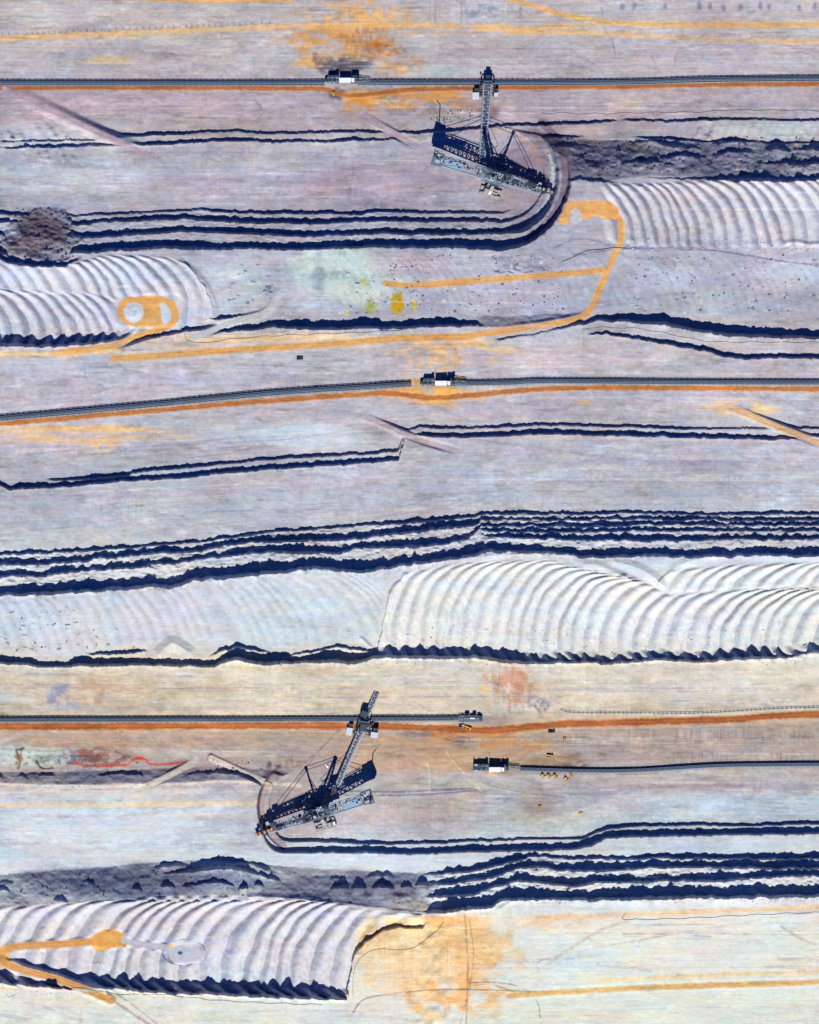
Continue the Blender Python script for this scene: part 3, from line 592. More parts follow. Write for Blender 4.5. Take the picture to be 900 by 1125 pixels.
# ------------------------------------------------------------------ roads, ramps and levelled strips
for mk, col, sv in ((mA*lerp(1,.45,ss(225,275,Y)*(1-ss(760,830,X))),(214,210,217),.8),(mB,(212,211,222),.75),(mCm,(225,225,225),.85),(mCt,(225,226,227),.85),(mD,(211,208,218),.75)):
    mm = (mk*sv)[..., None]*(np.abs(Cc[..., 0:1]-Cc[..., 2:3]) < 35); Cc = Cc*(1-mm)+np.array(col, np.float32)*mm

def zgrid(px, py):
    i = np.clip(np.searchsorted(xs, px)-1, 0, NX-2); j = np.clip(np.searchsorted(ys, py)-1, 0, NY-2)
    fx = (px-xs[i])/(xs[i+1]-xs[i]); fy = (py-ys[j])/(ys[j+1]-ys[j])
    return float((Z[j,i]*(1-fx)+Z[j,i+1]*fx)*(1-fy)+(Z[j+1,i]*(1-fx)+Z[j+1,i+1]*fx)*fy)
def level(pts, wdt, fall=5, rise=0.0, linear=False, win=15):
    """grade the ground along a path"""
    P = smooth_path(pts)
    sl_, d, par, side, L = seg_dist(P, *box_of(P, wdt+fall*2))
    cum = np.concatenate([[0], np.cumsum(np.hypot(*(P[1:]-P[:-1]).T))])
    n = max(int(L/2), 4); sp_ = np.linspace(0, L, n)
    px_ = np.interp(sp_, cum, P[:,0]); py_ = np.interp(sp_, cum, P[:,1])
    z_ = np.array([zgrid(a, b) for a, b in zip(px_, py_)])
    if linear: z_ = np.linspace(z_[0], z_[-1], n)
    else:
        k = min(win, n//2*2-1); pad = np.pad(z_, k//2, 'edge'); z_ = np.convolve(pad, np.ones(k)/k, 'valid')[:n]
    zt = np.interp(par, sp_, z_)+rise
    e = 1-ss(wdt/2, wdt/2+fall, d)
    Z[sl_] = Z[sl_]*(1-e)+zt*e
def arc_pts(cx, cy, r, a0, a1, n=14):
    return [(cx+r*math.cos(R(a0+(a1-a0)*i/(n-1))), cy+r*math.sin(R(a0+(a1-a0)*i/(n-1)))) for i in range(n)]
ROADS = []
def fill(poly, col, s=.95, soft=.8, rid=None, seed=5, rag=.6):
    P = smooth_path(list(poly)+[poly[0]], 5)
    sl_, d, par, side, L = seg_dist(P, *box_of(P, 4))
    xx = X[sl_]; yy = Y[sl_]; ins = np.zeros(xx.shape, bool)
    for a, b in zip(P[:-1], P[1:]):
        c = ((a[1] > yy) != (b[1] > yy))
        if abs(b[1]-a[1]) > 1e-9: ins ^= c & (xx < (b[0]-a[0])*(yy-a[1])/(b[1]-a[1])+a[0])
    sd = np.where(ins, -d, d) + rag*vn(xx/3, yy/3, seed)
    m = (1-ss(-soft, soft, sd))*s
    Cc[sl_] = Cc[sl_]*(1-m[..., None]) + np.array(col, np.float32)*m[..., None]
    if rid is not None:
        q = REG[sl_]; q[m > .45] = rid; REG[sl_] = q
    return sl_, m
def road(pts, wdt, col, label, s=.95, split=True, fall=4, ragged=.7, soft=.8, lin=False, rise=0, edge=None):
    if edge is None: stroke(pts, wdt+2.6, tuple(.55*c+.45*o for c, o in zip(col, (196,188,192))), .55, 1.0, 1.0, 27)
    level(pts, wdt, fall, rise, lin)
    if edge: stroke(pts, wdt+2.4, edge, .5, 1.0, .8, 7)
    sl_, m = stroke(pts, wdt, col, s, soft, ragged, len(ROADS)*13+5)
    if split:
        rid = region('dirt_road'); ROADS.append((rid, label))
        REG[sl_][m > .45] = rid
        q = REG[sl_]; q[m > .45] = rid; REG[sl_] = q
    # wheel ruts
    P_ = smooth_path(pts); T_ = np.gradient(P_, axis=0); T_ /= np.maximum(np.hypot(T_[:,0], T_[:,1]), 1e-6)[:,None]; N_ = np.stack([-T_[:,1], T_[:,0]], 1)
    for o_, k_ in ((-.24,.82),(.22,.84),(.02,1.07),(.42,1.05)):
        stroke(P_+N_*wdt*o_, max(wdt*.13,.6), tuple(min(c*k_, 240) for c in col), .55, .35, .25, 44+int(o_*50), .3, smooth=False)
BR = (172,116,80)
road([(-40,96.3),(200,96.5),(300,97),(355,98),(385,105),(425,101),(470,97.5),(600,96),(700,95),(780,93),(940,92)],4.2,BR,'rust brown dirt road beside the topmost belt conveyor',edge=(214,160,110))
road([(-40,470),(0,466),(150,452.5),(300,440),(400,433),(430,432),(460,436),(480,437),(520,434),(600,427),(700,426),(800,426.5),(940,428)],4.8,(178,122,82),'rust brown dirt road beside the middle belt conveyor',edge=(222,172,120))
road([(-40,798),(100,798),(300,797),(430,798),(500,801),(540,802.5),(570,800),(620,795.5),(700,793),(800,790.5),(850,786.5),(940,783)],7,(172,112,78),'wide rust orange dirt road below the lower belt conveyor',edge=(214,160,110),ragged=1.0)
ORr = (222,172,116)
road([(60,388),(100,383),(125,379),(150,370),(172,363),(184,357),(192,348)],6.5,ORr,'orange dirt road looping round the white sand circle')
level([(138,342),(160,342),(188,340)], 30, 5)
fill([(129,343),(131,333),(139,327),(152,325.5),(172,325),(186,328),(194,336),(197,347),(193,357),(184,361),(176,358),(166,359.5),(150,359),(138,356),(131,350)], ORr, .97, .7, ROADS[-1][0])
road([(125,394),(170,391),(250,385),(330,380),(400,375),(450,371),(500,370),(515,369),(560,362.5),(600,357),(635,350),(650,338),(660,315),(672,287),(682,264),(681,243),(670,230),(650,226)],6.2,ORr,'long orange haul road that climbs right to the hairpin near the arc')
rl = region('dirt_road'); ROADS.append((rl,'broad orange landing at the top of the haul road'))
level([(625,228),(650,229),(672,232)], 12, 4)
fill([(613,246),(617,234),(622,222),(640,220.5),(662,220),(674,223),(680,232),(676,240),(666,241),(655,237),(642,242),(634,234),(627,234),(624,246)], ORr, .97, .6, rl)
fill([(626,236),(631,228),(637,232),(640,242),(632,247),(627,243)], (200,198,208), .9, .8)
road([(424,311),(445,313.5),(480,312),(540,307),(600,302.5),(640,299),(662,297)],6,ORr,'straight orange spur road joining the haul road from the left')
level([(112,1092),(90,1085.5),(60,1075),(30,1067),(14,1061)], 8, 4, rise=6.0)
road([(122,1099),(105,1092),(90,1085.5),(60,1075),(30,1067),(12,1061),(3,1056),(1,1050),(4,1044),(12,1041),(30,1039),(60,1037.5),(95,1035),(110,1033)],7,(222,172,116),'orange hairpin road on the lower left spoil ridges',rise=.8)
fill([(-8,1040),(4,1040),(12,1042),(10,1050),(14,1058),(10,1064),(-8,1058)], (222,172,116), .95, .8, ROADS[-1][0])
level([(110,1032),(130,1032)], 16, 4)
fill([(100,1030),(108,1025),(118,1021),(128,1022),(137,1029),(139,1039),(130,1041),(120,1042),(110,1045),(103,1042)], (226,172,108), .95, .8, ROADS[-1][0])
road([(136,1034),(160,1038),(190,1042)],6,(200,196,206),'grey path running right from the orange turning place',fall=3)
padm = ss(24, 17, np.hypot(X-203, (Y-1047)*1.5)) if 0 else (1-ss(17, 24, np.hypot(X-203, (Y-1047)*1.5)))*.8
level([(195,1048),(212,1047)], 18, 4)
fill([(180,1047),(190,1037),(202,1034),(214,1036),(223,1041),(222,1053),(210,1061),(194,1058),(184,1053)], (200,197,208), .9, 1.0, ROADS[-1][0])
blob(188,1039,4,3,(226,172,108),.9,sx=20,sy=20); blob(198,1047,3,2,(80,85,110),.9,sx=20,sy=20); stroke([(179,1050),(186,1057),(200,1061),(214,1059)],1.2,(90,90,115),.7); stroke([(190,1035),(204,1032),(222,1038),(225,1044)],1.2,(100,100,120),.6)
road([(560,1094),(600,1091),(700,1085.5),(800,1082),(940,1078)],4.5,(226,180,120),'soft orange dirt road near the lower right corner',s=.85,soft=1.6)
road([(540,-8),(600,11),(640,20),(680,25),(760,27.5),(940,26.5)],4.5,(228,184,128),'orange dirt road slanting in from the top edge',s=.85,soft=1.4)
for pts, wd, col, s in [([(130,-2),(200,.5),(320,1)],4,(228,180,120),.85),([(-30,44),(100,37.5),(200,33.5),(300,29.5),(400,28),(500,28)],5,(228,186,132),.7),([(520,30),(600,34),(720,40),(800,44),(940,46)],4.5,(228,186,132),.65),
   ([(660,1077),(760,1072),(940,1066)],4,(226,190,140),.6),([(590,1008),(690,1005),(780,1001),(940,995)],5.5,(226,196,160),.8),([(-30,388),(60,389),(130,385)],5,(226,190,140),.7),([(130,372),(200,382),(260,374),(340,368)],4,(224,190,150),.5),([(-20,1085),(60,1086),(110,1090)],4,(226,190,150),.6)]:
    stroke(pts, wd, col, s, 1.4, 1.0, 9)
# ramps across the benches
road([(5,97),(40,113),(75,130),(100,142),(125,153),(150,164),(172,173)],4.6,(186,168,182),'long mauve ramp cutting across the upper left benches',lin=True,fall=8,s=.8,edge=(170,152,168))
road([(398,127),(430,145),(460,161)],6,(184,168,180),'short mauve ramp left of the upper excavator',lin=True,fall=3)
road([(396,456),(425,468),(440,475),(470,486),(506,496)],5,(188,174,184),'grey ramp crossing the middle bench end',lin=True,fall=3)
road([(800,446),(830,459),(870,475),(915,492)],6.5,(214,180,144),'pale orange ramp crossing the benches by the right edge',lin=True,fall=3)
road([(152,869),(180,855),(215,836)],5.5,(214,206,196),'pale ramp rising right across the grey slope',lin=True,fall=2.5)
road([(232,832),(262,846),(296,863)],4.5,(212,204,196),'pale ramp falling right toward the lower excavator',lin=True,fall=2.5,rise=2.5)
road([(215,370),(235,362),(262,352),(290,344),(306,330)],6,(204,206,212),'pale embankment ramp rising above the long haul road',lin=True,fall=3)
level([(-40,91),(200,91),(400,90.5),(600,91),(780,87.5),(940,86)],8,6); level([(-40,463),(0,459),(150,446),(300,432),(460,421.5),(600,418),(750,419),(940,420)],9,6)
level([(-40,791),(300,790),(530,789)],8,5); level([(515,843),(560,845),(700,845),(800,840),(940,839)],9,5)
# light sandy circle inside the loop
fill(arc_pts(147,343,11,0,340,12), (216,220,230), 1.0, .8); fill([(175,334),(180,332),(186,338),(188,348),(184,356),(179,355),(177,345)], (212,216,226), 1.0, .8); blob(147,343,9,8,(150,160,185),.5,thr=.5,sx=3,sy=3); Z += 1.6*np.exp(-(np.hypot(X-147,Y-342)/8.5)**4)
# excavator arcs: pale bench strip, shade of the curved wall painted in rings
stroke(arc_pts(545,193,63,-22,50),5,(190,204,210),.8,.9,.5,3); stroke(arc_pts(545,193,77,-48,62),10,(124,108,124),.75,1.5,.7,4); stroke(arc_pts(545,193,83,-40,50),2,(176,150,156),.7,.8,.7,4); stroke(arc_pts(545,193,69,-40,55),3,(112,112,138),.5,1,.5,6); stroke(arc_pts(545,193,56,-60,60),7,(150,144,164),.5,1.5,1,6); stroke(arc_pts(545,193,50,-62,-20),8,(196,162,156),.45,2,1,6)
stroke(arc_pts(337,886,50,120,232),7,(150,134,136),.7,1.2,.6,8); stroke(arc_pts(337,886,53,118,230),2.2,(84,78,94),.85,.6,.3,4); stroke(arc_pts(337,886,49,130,225),3,(196,178,172),.5,1,.3,4)
blob(320,838,14,10,(150,118,105),.5,thr=.4,sx=5,sy=5); blob(300,842,10,7,(96,76,88),.8,thr=.35,sx=6,sy=5)

# ------------------------------------------------------------------ finishing the sheet
isroad = np.isin(REG, [r for r, _ in ROADS])
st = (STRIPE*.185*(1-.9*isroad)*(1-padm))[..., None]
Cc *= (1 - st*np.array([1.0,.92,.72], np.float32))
# crest rims of fresh pale sand
for b, col, s in ((E6,(226,224,228),.6),(E5,(215,214,222),.4),(E3,(208,206,216),.4),(E2,(208,206,216),.4),(F1,(232,222,212),.8),(I4,(232,232,234),.8),(I3,(214,212,220),.5),(I2,(214,212,220),.4),(J1[:17],(232,224,214),.8),(D2,(206,196,200),.5),(A2,(206,200,206),.4),(G1,(228,218,206),.7),(C1,(204,198,208),.4),(C2,(206,196,200),.5),(H2,(212,212,220),.5),([(p[0],p[1],p[2]) for p in IT[:12]],(228,222,222),.8)):
    pts = [(p[0], p[2]+1.6) for p in b if p[2]-p[1] > 1 or b is C2]
    stroke(pts, 3.0, col, s, 1.2, 1.0, 15, smooth=False)
# micro relief: long grader marks, clods
inR = RM
Z += (1-inR)*(.10*fbm(X/45, Y/1.9, 131, 3) + .07*fbm(X/3.0, Y/2.4, 137, 2) + .5*fbm(X/70, Y/45, 139, 3)) + .14*inR*fbm(X/3, Y/5, 141, 3)
# tonal variation of the soils
YF = Y + .088*np.minimum(X-455, 0)*ss(395, 450, Y)*(1-ss(600, 690, Y))        # decks on the left of the middle run slantwise
YF = YF + 1.2*vn(X/90, Y/40, 182)
streak = ss(-.5, .7, fbm(X/120, Y/40, 181, 3))
rowm = ss(-.1, .5, fbm(X/70, YF/16, 184, 4)); rowm2 = ss(.0, .5, fbm(X/60, YF/14, 186, 4))
rows = np.sin(YF*2*np.pi/3.1 + 1.5*vn(X/60, YF/8, 188))*rowm*.014 + np.sin(YF*2*np.pi/5.3 + 2*vn(X/80, YF/9, 189))*rowm2*.013
ticks = np.sin((X+.6*vn(X/8,Y/8,190)+1.5*vn(X/30,Y/20,192))*2*np.pi/4.4)*ss(.35, .9, fbm(X/40, YF/10, 194, 4))*.012
rutn = vn(X/120, YF/1.3, 196)*vn(X/35, YF/6, 198); ruts = -.10*ss(.25, .8, rutn) + .07*ss(.25, .8, -rutn)
wx = X + 9*vn(X/35, Y/25, 201) + 4*vn(X/12, Y/9, 202); wy = Y + 6*vn(X/30, Y/22, 203) + 2.5*vn(X/10, Y/8, 204)
smear = .06*(ss(.15, .9, fbm(wx/48, wy/9, 205, 6)) - ss(.2, .95, fbm(wx/42, wy/8, 207, 6))) + .035*(.55-2*np.abs(fbm(wx/22, wy/7, 209, 4)))
v = (rows+ticks+ruts)*(1-inR) + smear*(1-.6*inR) + .022*streak*fbm(X/90, YF/1.5, 151, 3) + .040*fbm(X/18, Y/9, 157, 5) + .06*fbm(X/60, Y/28, 163, 5) + .036*fbm(X/2.2, Y/1.9, 167, 2) + .028*fbm(X/5, Y/4, 169, 3)
v += .016*fbm(X/2.6, Y/26, 171, 3)*(1-inR)*ss(-.2,.6,fbm(X/60,Y/30,177,2))
v -= .10*ss(.35, .9, fbm(X/22, Y/4.5, 183, 5)) - .09*ss(.4, .95, fbm(X/20, Y/5, 187, 5))      # damp and bleached patches with ragged edges
v = v + .045; v = v*np.clip((238-Cc.mean(-1))/46, .42, 1.05)
Cc *= (1+v*.95)[..., None]
hue = .020*fbm(X/50, Y/16, 173, 5) + .02*fbm(X/14, Y/5, 175, 4) + .014*fbm(X/60, Y/2, 179, 2)
Cc[..., 0] *= 1+hue*1.1; Cc[..., 2] *= 1-hue*1.1
grn = .018*fbm(X/40, Y/18, 191, 4); Cc[..., 1] *= 1+grn
lum = Cc.mean(-1, keepdims=True)
Cc = lum + (Cc-lum)*1.10
Cc = 192 + (Cc-192)*1.10
Cc = np.clip(Cc, 0, 250)/255.0
lin = np.where(Cc <= .04045, Cc/12.92, ((Cc+.055)/1.055)**2.4).astype(np.float32)
GAIN = np.array([.735, .752, .685], np.float32)
lin *= GAIN
for k_, b in (('A',A1),('A',A2),('B',B1),('B',B2),('B',B3),('C',C1),('C',C2),('D',D1),('D',D2),('E',E1),('E',E2),('E',E3),('E',E4),('E',E5),('E',E6),('F',F1),('I',I1),('I',I2),('I',I3),('I',I4),('J',J1)):
    sel_x = X if k_ != 'B' else np.where(X > 545, -999, X)
    yt, yb = interp2(b, X); q = (Y > yt) & (Y < yb+.5) & (yb-yt > .7) & (REG == 0) & ((k_ != 'I') | (X > 470)) & ((k_ != 'B') | ((X < 545) & (X > 80)))
    REG[q] = RW[k_]
REG[(fS > 0) & (fS < 1) & (X > 14) & (X < 84) & (REG == 0)] = rB
REG[(rr > 58) & (rr < 82.5) & (X >= 545) & (Y > 150) & (REG == 0)] = rB
REG[(fT > 0) & (fT < 1) & (X > 600) & (rr > 82) & (REG == 0)] = rB
yt, yb = interp2(IT, X); REG[(Y > yt) & (Y < yb) & (X < 480) & (REG == 0)] = rI
REG[(Y > gt) & (Y < gb) & (X < 290) & (REG == 0)] = rH
yt, yb = interp2(H2, X); REG[(Y > yt) & (Y < yb) & (X > 300) & (REG == 0)] = rH
yt, yb = interp2(H1, X); REG[(Y > yt) & (Y < yb) & (X > 300) & (REG == 0)] = rH

# ------------------------------------------------------------------ materials
def new_mat(name):
    m = bpy.data.materials.new(name); m.use_nodes = True
    return m, m.node_tree, m.node_tree.nodes['Principled BSDF']
def soil_mat():
    m, t, p = new_mat('soil')
    at_ = t.nodes.new('ShaderNodeAttribute'); at_.attribute_name = 'soil'
    tc = t.nodes.new('ShaderNodeTexCoord')
    mp = t.nodes.new('ShaderNodeMapping'); mp.inputs['Scale'].default_value = (.12, .9, .9)
    t.links.new(tc.outputs['Object'], mp.inputs[0])
    n1 = t.nodes.new('ShaderNodeTexNoise'); n1.inputs['Scale'].default_value = 1.0; n1.inputs['Detail'].default_value = 6
    t.links.new(mp.outputs[0], n1.inputs['Vector'])
    n2 = t.nodes.new('ShaderNodeTexNoise'); n2.inputs['Scale'].default_value = .6; n2.inputs['Detail'].default_value = 8; n2.inputs['Roughness'].default_value = .8
    t.links.new(tc.outputs['Object'], n2.inputs['Vector'])
    ma = t.nodes.new('ShaderNodeMath'); ma.operation = 'ADD'; t.links.new(n1.outputs[0], ma.inputs[0]); t.links.new(n2.outputs[0], ma.inputs[1])
    mr = t.nodes.new('ShaderNodeMapRange'); mr.inputs['From Min'].default_value = .6; mr.inputs['From Max'].default_value = 1.4
    mr.inputs['To Min'].default_value = .86; mr.inputs['To Max'].default_value = 1.14
    t.links.new(ma.outputs[0], mr.inputs['Value'])
    vm = t.nodes.new('ShaderNodeVectorMath'); vm.operation = 'SCALE'
    t.links.new(at_.outputs['Color'], vm.inputs[0]); t.links.new(mr.outputs[0], vm.inputs['Scale'])
    t.links.new(vm.outputs[0], p.inputs['Base Color'])
    p.inputs['Roughness'].default_value = 1.0; p.inputs['Specular IOR Level'].default_value = 0.05
    b = t.nodes.new('ShaderNodeBump'); b.inputs['Strength'].default_value = .5; b.inputs['Distance'].default_value = .4
    t.links.new(n2.outputs[0], b.inputs['Height']); t.links.new(b.outputs[0], p.inputs['Normal'])
    return m
SOIL = soil_mat()
_mats = {}
def mat(name, col, rough=.6, metal=0.0, var=.18, scale=.8):
    if name in _mats: return _mats[name]
    m, t, p = new_mat(name)
    n = t.nodes.new('ShaderNodeTexNoise'); n.inputs['Scale'].default_value = scale; n.inputs['Detail'].default_value = 5
    tc = t.nodes.new('ShaderNodeTexCoord'); t.links.new(tc.outputs['Object'], n.inputs['Vector'])
    mr = t.nodes.new('ShaderNodeMapRange'); mr.inputs['From Min'].default_value = .3; mr.inputs['From Max'].default_value = .7
    mr.inputs['To Min'].default_value = 1-var; mr.inputs['To Max'].default_value = 1+var
    t.links.new(n.outputs[0], mr.inputs['Value'])
    vm = t.nodes.new('ShaderNodeVectorMath'); vm.operation = 'SCALE'; vm.inputs[0].default_value = col
    t.links.new(mr.outputs[0], vm.inputs['Scale']); t.links.new(vm.outputs[0], p.inputs['Base Color'])
    p.inputs['Roughness'].default_value = rough; p.inputs['Metallic'].default_value = metal
    _mats[name] = m; return m
M_STEEL = mat('pale_steel', (.26,.32,.38), .55, .1)
M_CONV = mat('conveyor_steel', (.13,.19,.27), .6, .1)
M_DECK = mat('blue_grey_deck', (.12,.16,.20), .6, .1)
M_LIGHT = mat('light_grey_paint', (.38,.43,.47), .5)
M_DARK = mat('dark_steel', (.035,.05,.075), .6, .1)
M_BELT = mat('rubber_belt', (.045,.075,.11), .8, 0, .25, .3)
M_WHITE = mat('white_paint', (.80,.80,.80), .5, 0, .05)
M_CREAM = mat('dusty_cream', (.34,.33,.31), .8, 0, .3)
M_ORANGE = mat('faded_orange', (.65,.28,.12), .6)
M_YEL = mat('machine_yellow', (.75,.42,.05), .5)
M_BLACK = mat('black_rubber', (.02,.02,.025), .8)
M_GLASS = mat('dark_glass', (.03,.05,.07), .1)
M_BLUE = mat('pale_blue_sheet', (.24,.38,.50), .5, 0, .3)

# ------------------------------------------------------------------ build the sheets
FX = X-CX; FY = CY-Y
zc = Z - float(np.mean(Z[(X>0)&(X<900)&(Y>0)&(Y<1125)]))
Zm = zc
persp = 1-np.clip(Zm, -80, 120)/CAM_H
core = (np.abs(FX) < 520) & (np.abs(FY) < 640)
WX = FX*persp; WY = FY*persp
def build_sheets():
    fr = np.maximum.reduce([REG[:-1,:-1], REG[1:,:-1], REG[:-1,1:], REG[1:,1:]])
    idx = np.arange(NX*NY, dtype=np.int32).reshape(NY, NX)
    quads = np.stack([idx[:-1,:-1], idx[1:,:-1], idx[1:,1:], idx[:-1,1:]], -1).reshape(-1, 4)
    fr = fr.reshape(-1)
    co = np.stack([WX, WY, Zm], -1).reshape(-1, 3).astype(np.float32)
    colr = np.concatenate([lin.reshape(-1, 3), np.ones((NX*NY, 1), np.float32)], 1)
    out = {}
    for rid, name in enumerate(REGS):
        q = quads[fr == rid]
        if len(q) == 0: continue
        used, inv = np.unique(q, return_inverse=True)
        inv = inv.reshape(-1).astype(np.int32)
        me = bpy.data.meshes.new(name)
        me.vertices.add(len(used)); me.vertices.foreach_set('co', co[used].ravel())
        me.loops.add(len(inv)); me.loops.foreach_set('vertex_index', inv)
        me.polygons.add(len(q)); me.polygons.foreach_set('loop_start', np.arange(0, len(inv), 4, dtype=np.int32))
        me.polygons.foreach_set('loop_total', np.full(len(q), 4, np.int32))
        me.update(calc_edges=True)
        at_ = me.color_attributes.new('soil', 'FLOAT_COLOR', 'POINT'); at_.data.foreach_set('color', colr[used].ravel())
        me.materials.append(SOIL)
        o = bpy.data.objects.new(name, me); COL.objects.link(o); o['kind'] = 'structure'
        out[rid] = o
    return out
SHEETS = build_sheets()
DESC = {rA:'pair of low shaded banks across the top of the mine', rB:'tall four-step shaded bank curving round the upper excavator', rC:'shaded bank above the long haul road', rD:'pair of shaded banks below the middle conveyor', rE:'widest stack of dark shaded banks across the middle', rF:'jagged shaded bank at the foot of the white ridges', rH:'two-step shaded bank beside the lower excavator', rI:'stack of shaded banks and grey slump above the lower ridges', rJ:'jagged shaded bank at the foot of the lower left ridges',
 fA:'curved spoil ridges right of the orange hairpin', fBr:'curved spoil ridges round the white sand circle', fC:'large field of white curved spoil ridges', fD:'curved spoil ridges at lower left'}
for rid, o in SHEETS.items():
    if rid in DESC: o['label'] = DESC[rid]
for rid, lab in ROADS:
    if rid in SHEETS: SHEETS[rid]['label'] = lab
ZOFF = Z.mean()*0
def zat(px, py):
    i = int(np.clip(np.searchsorted(xs, px)-1, 0, NX-2)); j = int(np.clip(np.searchsorted(ys, py)-1, 0, NY-2))
    fx = (px-xs[i])/(xs[i+1]-xs[i]); fy = (py-ys[j])/(ys[j+1]-ys[j])
    return float((Zm[j,i]*(1-fx)+Zm[j,i+1]*fx)*(1-fy)+(Zm[j+1,i]*(1-fx)+Zm[j+1,i+1]*fx)*fy)
def at(px, py, dz=0.0):
    z = zat(px, py); k = 1-z/CAM_H
    return ((px-CX)*k, (CY-py)*k, z+dz)
# ------------------------------------------------------------------ mesh builder
from mathutils import Vector, Matrix
class MB:
    def __init__(s): s.v = []; s.f = []
    def hexa(s, c):
        b = len(s.v); s.v += [tuple(p) for p in c]
        for q in ((0,3,2,1),(4,5,6,7),(0,1,5,4),(1,2,6,5),(2,3,7,6),(3,0,4,7)): s.f.append(tuple(b+i for i in q))
    def box(s, c, d, rz=0, taper=1.0):
        cx, cy, cz = c; x, y, z = d[0]/2, d[1]/2, d[2]/2; ca, sa = math.cos(rz), math.sin(rz); P = []
        for sz in (-1, 1):
            k = taper if sz > 0 else 1
            for sx, sy in ((-1,-1),(1,-1),(1,1),(-1,1)):
                px, py = sx*x*k, sy*y*k
                P.append((cx+px*ca-py*sa, cy+px*sa+py*ca, cz+sz*z))
        s.hexa(P); return s
    def beam(s, p, q, w, h=None):
        h = h or w; p = Vector(p); q = Vector(q); d = (q-p)
        if d.length < 1e-5: return s
        d.normalize(); up = Vector((0,0,1)) if abs(d.z) < .95 else Vector((1,0,0))
        a = d.cross(up).normalized()*(w/2); b = a.cross(d).normalized()*(h/2)
        s.hexa([p-a-b, p+a-b, q+a-b, q-a-b, p-a+b, p+a+b, q+a+b, q-a+b]); return s
    def cyl(s, p, q, r, n=12, r2=None):
        r2 = r if r2 is None else r2
        p = Vector(p); q = Vector(q); d = (q-p).normalized(); up = Vector((0,0,1)) if abs(d.z) < .95 else Vector((1,0,0))
        a = d.cross(up).normalized(); b = a.cross(d); B = len(s.v)
        for c, r_ in ((p, r), (q, r2)):
            for i in range(n):
                t = 2*math.pi*i/n; s.v.append(tuple(c+a*(r_*math.cos(t))+b*(r_*math.sin(t))))
        for i in range(n): s.f.append((B+i, B+(i+1)%n, B+n+(i+1)%n, B+n+i))
        s.f.append(tuple(B+i for i in range(n-1,-1,-1))); s.f.append(tuple(B+n+i for i in range(n))); return s
    def prism(s, poly, z0, z1):
        B = len(s.v); n = len(poly)
        for z in (z0, z1):
            for x, y in poly: s.v.append((x, y, z))
        for i in range(n): s.f.append((B+i, B+(i+1)%n, B+n+(i+1)%n, B+n+i))
        s.f.append(tuple(B+i for i in range(n-1,-1,-1))); s.f.append(tuple(B+n+i for i in range(n))); return s
    def side(s, poly, y0, y1):                       # polygon in x-z extruded along y
        B = len(s.v); n = len(poly)
        for y in (y0, y1):
            for x, z in poly: s.v.append((x, y, z))
        for i in range(n): s.f.append((B+i, B+(i+1)%n, B+n+(i+1)%n, B+n+i))
        s.f.append(tuple(B+i for i in range(n-1,-1,-1))); s.f.append(tuple(B+n+i for i in range(n))); return s
    def truss(s, p, q, w, h, panel=6, th=.7, w2=None, h2=None):
        """four chords, posts and diagonals from p to q (centre of the top face)"""
        p = Vector(p); q = Vector(q); w2 = w2 or w; h2 = h2 or h
        d = (q-p); L = d.length; d.normalize(); a = d.cross(Vector((0,0,1))).normalized(); dn = Vector((0,0,-1))
        n = max(int(round(L/panel)), 1)
        def c(i, sx, sz):
            t = i/n; return p+(q-p)*t + a*(sx*(w+(w2-w)*t)/2) + dn*(0 if sz else (h+(h2-h)*t))
        for sx in (-1, 1):
            for sz in (0, 1): s.beam(c(0,sx,sz), c(n,sx,sz), th)
            for i in range(n+1): s.beam(c(i,sx,0), c(i,sx,1), th*.7)
            for i in range(n): s.beam(c(i,sx,i%2), c(i+1,sx,1-i%2), th*.6)
        for sz in (0, 1):
            for i in range(n+1): s.beam(c(i,-1,sz), c(i,1,sz), th*.7)
            for i in range(n): s.beam(c(i,-1 if i%2 else 1,sz), c(i+1,1 if i%2 else -1,sz), th*.55)
        return s
    def build(s, name, m, parent=None, loc=None):
        me = bpy.data.meshes.new(name); me.from_pydata(s.v, [], s.f); me.update(); me.materials.append(m)
        import bmesh
        bm = bmesh.new(); bm.from_mesh(me); bmesh.ops.recalc_face_normals(bm, faces=bm.faces); bm.to_mesh(me); bm.free()
        o = bpy.data.objects.new(name, me); COL.objects.link(o)
        if parent: o.parent = parent
        if loc: o.location = loc
        return o
def thing(name, label, cat, loc, rz=0, group=None):
    o = bpy.data.objects.new(name, None); COL.objects.link(o); o.empty_display_size = 2
    o.location = loc; o.rotation_euler = (0, 0, rz); return tag(o, label, cat, group)
KIDS = {}
def dup(root, loc, rz, label, group=None):
    r = root.copy(); COL.objects.link(r); r.location = loc; r.rotation_euler = (0, 0, rz); r['label'] = label
    if group: r['group'] = group
    for ch in list(root.children):
        c = ch.copy(); COL.objects.link(c); c.parent = r
        for g in list(ch.children):
            d = g.copy(); COL.objects.link(d); d.parent = c
    return r

